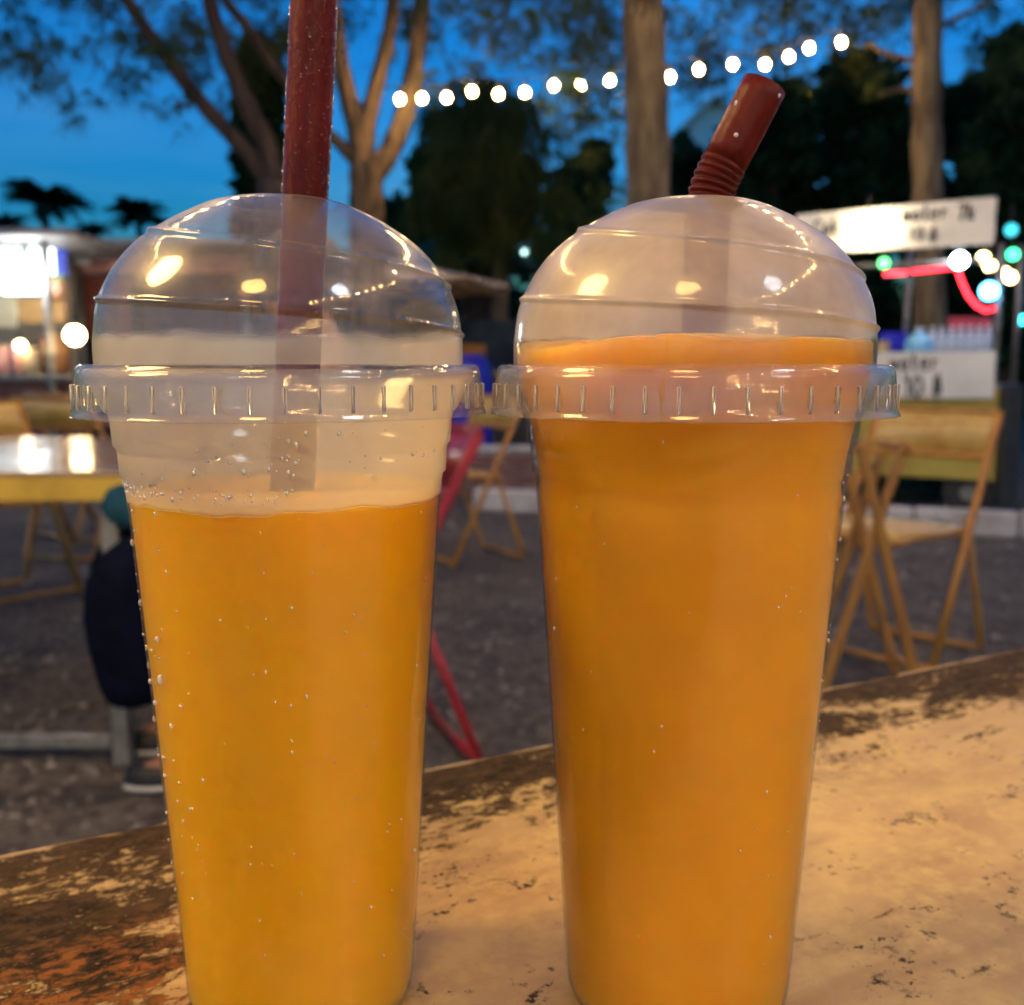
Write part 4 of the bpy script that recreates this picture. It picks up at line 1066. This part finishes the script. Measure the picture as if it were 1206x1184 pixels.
# ------------------------------------------------------------------ low planter wall and middle background
pw = empty('planter_wall', (0, 0, 0)); tag(pw, 'low brick planter wall behind the lone gold chair', 'wall')
mbk = surf('brick', (.26, .12, .09), (.18, .085, .07), 9, .85, bump=.3); p0, p1 = on_plane(505, 583, 0), on_plane(700, 583, 0)
me0 = None
for rw in range(4):
    for i in range(5):
        L = (p1 - p0).length / 5; x = p0.x + L * (i + .5 + (.25 if rw % 2 else 0)); 
        if me0 is None:
            me0 = MB().box((0, 0, 0), (L - .012, .12, .062), bev=.004).build('brick', mbk, pw); me0.location = (x, p0.y, .035 + rw * .075)
        else:
            c = me0.copy(); col.objects.link(c); c.parent = pw; c.location = (x, p0.y, .035 + rw * .075)
MB().box(((p0.x + p1.x) / 2 + .05, p0.y + .02, .15), ((p1 - p0).length * 1.0, .10, .30)).build('mortar', M['concrete'], pw)
MB().box(((p0.x + p1.x) / 2 + .05, p0.y + .02, .335), ((p1 - p0).length * 1.08, .18, .04), bev=.006).build('coping', M['concrete'], pw)

def parasol(px_tip, py_tip, px_top, py_top, Y, rad, mat, label):
    c = at(px_top, py_top, Y); e = at(px_tip, py_tip, Y); rad = abs(e.x - c.x); drop = c.z - e.z
    root = empty('parasol', (c.x, c.y, 0)); tag(root, label, 'parasol')
    n = 8; vs = [(0, 0, c.z)]; fs = []
    rings = 5
    for k in range(1, rings + 1):
        t = k / rings
        for q in range(n * 4):
            a = 2 * math.pi * q / (n * 4); ph = (q % 4) / 4; sag = .05 * math.sin(math.pi * ph) * t
            rr_ = rad * t * (1 - .05 * math.sin(math.pi * ph)); vs.append((rr_ * math.cos(a), rr_ * math.sin(a), c.z - drop * (t ** 1.15) - sag))
    m_ = n * 4
    for q in range(m_): fs.append((0, 1 + q, 1 + (q + 1) % m_))
    for k in range(rings - 1):
        for q in range(m_): fs.append((1 + k * m_ + q, 1 + (k + 1) * m_ + q, 1 + (k + 1) * m_ + (q + 1) % m_, 1 + k * m_ + (q + 1) % m_))
    MB().add(vs, fs).build('canopy', mat, root)
    MB().tube([(0, 0, 0), (0, 0, c.z + .05)], .025, 10).build('pole', M['wood_stand'], root, True)
    for k in range(n):
        a = 2 * math.pi * k / n; MB().tube([(0, 0, c.z - .03), (rad * .98 * math.cos(a), rad * .98 * math.sin(a), c.z - drop - .015)], .009, 5).build('rib', M['wood_stand'], root)
    MB().lathe([(0, 0), (.25, 0), (.25, .05), (.05, .09), (.05, .3), (0, .3)], 20).build('base', M['concrete'], root)
parasol(606, 337, 430, 300, 10.0, 0, M['canvas'], 'beige market parasol showing its drooping edge beside the clear dome')
parasol(640, 318, 545, 262, 13.0, 0, M['canvas_green'], 'dark green market parasol beyond the beige one')
sb = empty('market_stall', tuple(gz(570, 11.2))); tag(sb, 'dark market stall under the green parasol', 'stall')
md = surf('dark_cloth', (.02, .04, .07), (.012, .02, .04), 6, .9)
MB().box((0, 0, .42), (1.5, .6, .84), bev=.01).build('counter', M['black_iron'], sb); MB().box((0, .35, 1.15), (1.5, .04, .6)).build('back_cloth', md, sb)
MB().box((0, -.05, .86), (1.56, .68, .03), bev=.006).build('table_top', M['steel'], sb)
ob = at(553, 404, 11.0); cr = empty('orange_crate', (ob.x, 11.0, .876)); tag(cr, 'orange crate on the dark stall', 'crate')
mo = surf('crate_orange', (.35, .14, .03), None, 8, .6)
for k in range(3): MB().box((0, -.12, .05 + k * .10), (.36, .02, .08), bev=.005).build('slat', mo, cr)
MB().box((0, .02, .15), (.34, .26, .28)).build('body', mo, cr)
bl = empty('barrel', (at(548, 425, 9.0).x, 9.0, 0)); tag(bl, 'blue plastic barrel in front of the dark stall', 'barrel')
MB().lathe([(0, 0), (.2, 0), (.22, .05), (.24, .3), (.235, .34), (.24, .38), (.24, .75), (.235, .79), (.22, .95), (.18, 1.0), (0, 1.0)], 28).build('body', mblue, bl, True)
MB().lathe([(0, 1.0), (.17, 1.0), (.17, 1.03), (0, 1.03)], 24).build('lid', mblue, bl, True)
for px, py in ((618, 297), (649, 295)):
    p_ = at(px, py, 14.0); root = empty('distant_lamp', tuple(p_)); tag(root, 'tiny pale green lamp far behind between the dome lids', 'lamp', 'pair of tiny pale lamps')
    MB().ball((0, 0, 0), .035, 8, 6).build('bulb', glow('pale_lamp', (.6, 1.0, .9), 9), root, True); MB().tube([(0, 0, .03), (0, 0, .3)], .008, 5).build('cord', M['cable'], root)

# ------------------------------------------------------------------ food stall on the left
fs_ = empty('food_stall', (0, 0, 0)); tag(fs_, 'brightly lit food stall with a glowing blue edged menu board', 'food stall')
YS = 7.6
def S(px, py, dy=0): return at(px, py, YS + dy)
def spanel(name, x0, y0, x1, y1, dy, th, mat, parent=fs_, bev=0.0):
    a, b = S(x0, y1, dy), S(x1, y0, dy); return MB().box(((a.x + b.x) / 2, YS + dy + th / 2, (a.z + b.z) / 2), (abs(b.x - a.x), th, abs(b.z - a.z)), bev=bev).build(name, mat, parent)
ma = surf('awning_grey', (.34, .32, .32), (.24, .23, .23), 3, .7); mwood = surf('stall_plywood', (.42, .25, .09), (.30, .17, .06), 5, .55)
a, b = S(-120, 274, -.5), S(84, 276, -.5)
MB().box(((a.x + b.x) / 2, YS + .4, a.z), (b.x - a.x, 1.9, .05), bev=.01).build('roof', ma, fs_)
for px in (80, -110):
    p_ = S(px, 400); MB().tube([(p_.x, YS - .3, 0), (p_.x, YS - .3, S(80, 276).z)], .03, 8).build('post', M['steel'], fs_, True)
mlb = glow('menu_light', (.80, .95, 1.0), 5.5); mbl = surf('menu_blue', (.06, .09, .55), (.05, .07, .45), 5, .4)
bd = spanel('menu_board', -60, 281, 77, 330, .25, .05, mbl)
spanel('light_panel', 4, 290, 62, 347, .22, .02, mlb, bd); spanel('light_panel', -50, 290, -2, 345, .22, .02, mlb, bd)
spanel('back_wall', -110, 276, 84, 520, .9, .04, surf('stall_wall', (.36, .26, .17), (.25, .17, .1), 2, .8))
spanel('plywood_board', 22, 352, 76, 380, .0, .04, mwood); spanel('side_cloth', -20, 350, 20, 385, .0, .03, surf('pale_cloth', (.62, .56, .38), None, 5, .8))
ctr = spanel('counter_front', -110, 448, 80, 590, -.25, .04, surf('counter_maroon', (.16, .06, .045), (.10, .04, .03), 4, .6))
a, b = S(-110, 445, -.3), S(82, 445, -.3); MB().box(((a.x + b.x) / 2, YS + .0, a.z), (b.x - a.x, .65, .03), bev=.004).build('counter_top', M['steel'], fs_)
zc = a.z + .016
def pot(px, h, r, mat, label, name, cat, dy=-.1, lidm=None, sh=0):
    p_ = S(px, 440, dy); root = empty(name, (p_.x, YS + dy, zc)); tag(root, label, cat)
    pr_ = [(0, 0), (r * .8, 0), (r, h * .1), (r, h * .8), (r * .85, h * .9), (r * .85, h * .92)] if not sh else [(0, 0), (r, 0), (r * .95, h * .5), (r * .5, h * .75), (r * .4, h * .92)]
    MB().lathe(pr_, 20).build('body', mat, root, True); MB().lathe([(0, h * .92), (r * .9, h * .92), (r * .9, h * .98), (r * .2, h), (0, h)], 20).build('lid', lidm or mat, root, True)
mjar = surf('jar_cream', (.62, .50, .30), None, 9, .35); mpk = surf('jar_pink', (.55, .30, .30), None, 9, .4); mgr = surf('jar_green', (.30, .45, .18), None, 9, .4); mbr = surf('pot_brown', (.22, .11, .05), None, 9, .4)
pot(66, .30, .10, mbr, 'brown round pot on the food stall counter below the plywood board', 'cooking_pot', 'pot')
pot(38, .20, .06, mjar, 'cream jar on the food stall counter', 'storage_jar', 'jar', -.2); pot(22, .24, .055, mpk, 'pink jar on the food stall counter', 'storage_jar', 'jar', -.2)
pot(4, .22, .06, mpk, 'pink jar with cream lid at the end of the stall counter', 'storage_jar', 'jar', -.2, mjar)
p_ = S(63, 352, -.02); root = empty('glass_jar', (p_.x, YS + .02, p_.z + .002)); tag(root, 'round peach jar with green lid on top of the plywood board', 'jar')
MB().lathe([(0, 0), (.07, 0), (.085, .03), (.085, .11), (.06, .14)], 20).build('body', surf('jar_peach', (.60, .36, .24), None, 9, .3), root, True); MB().lathe([(0, .14), (.09, .14), (.09, .17), (0, .17)], 20).build('lid', mgr, root, True)
def hangbulb(px, py, Y, r, s, label, color=(1, .70, .34)):
    p_ = at(px, py, Y); root = empty('bare_bulb', tuple(p_)); tag(root, label, 'lamp')
    MB().ball((0, 0, 0), r, 12, 9).build('bulb', glow('bare_bulb', color, s), root, True)
    MB().tube([(0, 0, r * .9), (0, 0, r + .05)], r * .4, 8).build('socket', M['cable'], root, True); MB().tube([(0, 0, r + .05), (0, 0, r + .16)], .006, 5).build('cord', M['cable'], root, True)
hangbulb(88, 395, 7.2, .065, 45, 'bare warm bulb hanging at the corner of the food stall')
hangbulb(24, 407, 7.3, .035, 40, 'small bare bulb low over the food stall counter')
hangbulb(30, 312, 7.2, .06, 110, 'bright white lamp under the food stall roof', (.92, .97, 1.0))
hangbulb(440, 330, 9.9, .06, 120, 'unseen bulb added to light the underside of the beige parasol')  # hidden bulb added to brighten the canopy from below
# second stall with maroon banners
s3 = empty('banner_stall', (0, 0, 0)); tag(s3, 'second stall with maroon and pink banners next to the food stall', 'stall')
mm = surf('maroon_banner', (.22, .06, .04), (.15, .035, .025), 4, .8); mp = surf('pink_banner', (.50, .24, .20), (.40, .18, .15), 5, .8)
a, b = S(84, 290, .9), S(300, 290, .9); MB().box(((a.x + b.x) / 2, YS + 1.4, a.z), (b.x - a.x, 1.6, .05), bev=.01).build('roof', ma, s3)
spanel('banner', 86, 300, 290, 322, 1.0, .02, mp, s3); spanel('white_strip', 84, 304, 106, 312, .96, .015, M['white_board'], s3)
spanel('back_wall', 84, 300, 300, 560, 1.7, .03, surf('stall_dark', (.12, .07, .06), (.08, .05, .04), 3, .8), s3); spanel('banner', 98, 326, 150, 400, 1.1, .02, mm, s3)
spanel('poster', 86, 330, 96, 342, 1.05, .015, mp, s3); spanel('poster', 86, 347, 97, 357, 1.05, .015, mp, s3)
ct = spanel('counter_front', 84, 470, 300, 570, 1.0, .04, surf('counter_dark', (.06, .02, .025), None, 4, .6), s3); spanel('stripe', 88, 491, 300, 502, .985, .012, mp, ct)
for px in (96, 290):
    p_ = S(px, 400, 1.0); MB().tube([(p_.x, YS + 1.02, 0), (p_.x, YS + 1.02, S(90, 290, .9).z)], .025, 8).build('post', M['steel'], s3, True)
# little eave lamps
for px, py in ((82, 289), (101, 284), (118, 292)):
    p_ = S(px, py, .5); root = empty('eave_lamp', tuple(p_)); tag(root, 'small square lamp under the stall eaves', 'lamp', 'eave lamps between the stalls')
    MB().box((0, 0, 0), (.07, .05, .03), bev=.005).build('bulb', glow('eave_lamp', (1, .75, .5), 1.2), root); MB().box((0, 0, .022), (.08, .06, .012)).build('housing', M['cable'], root)
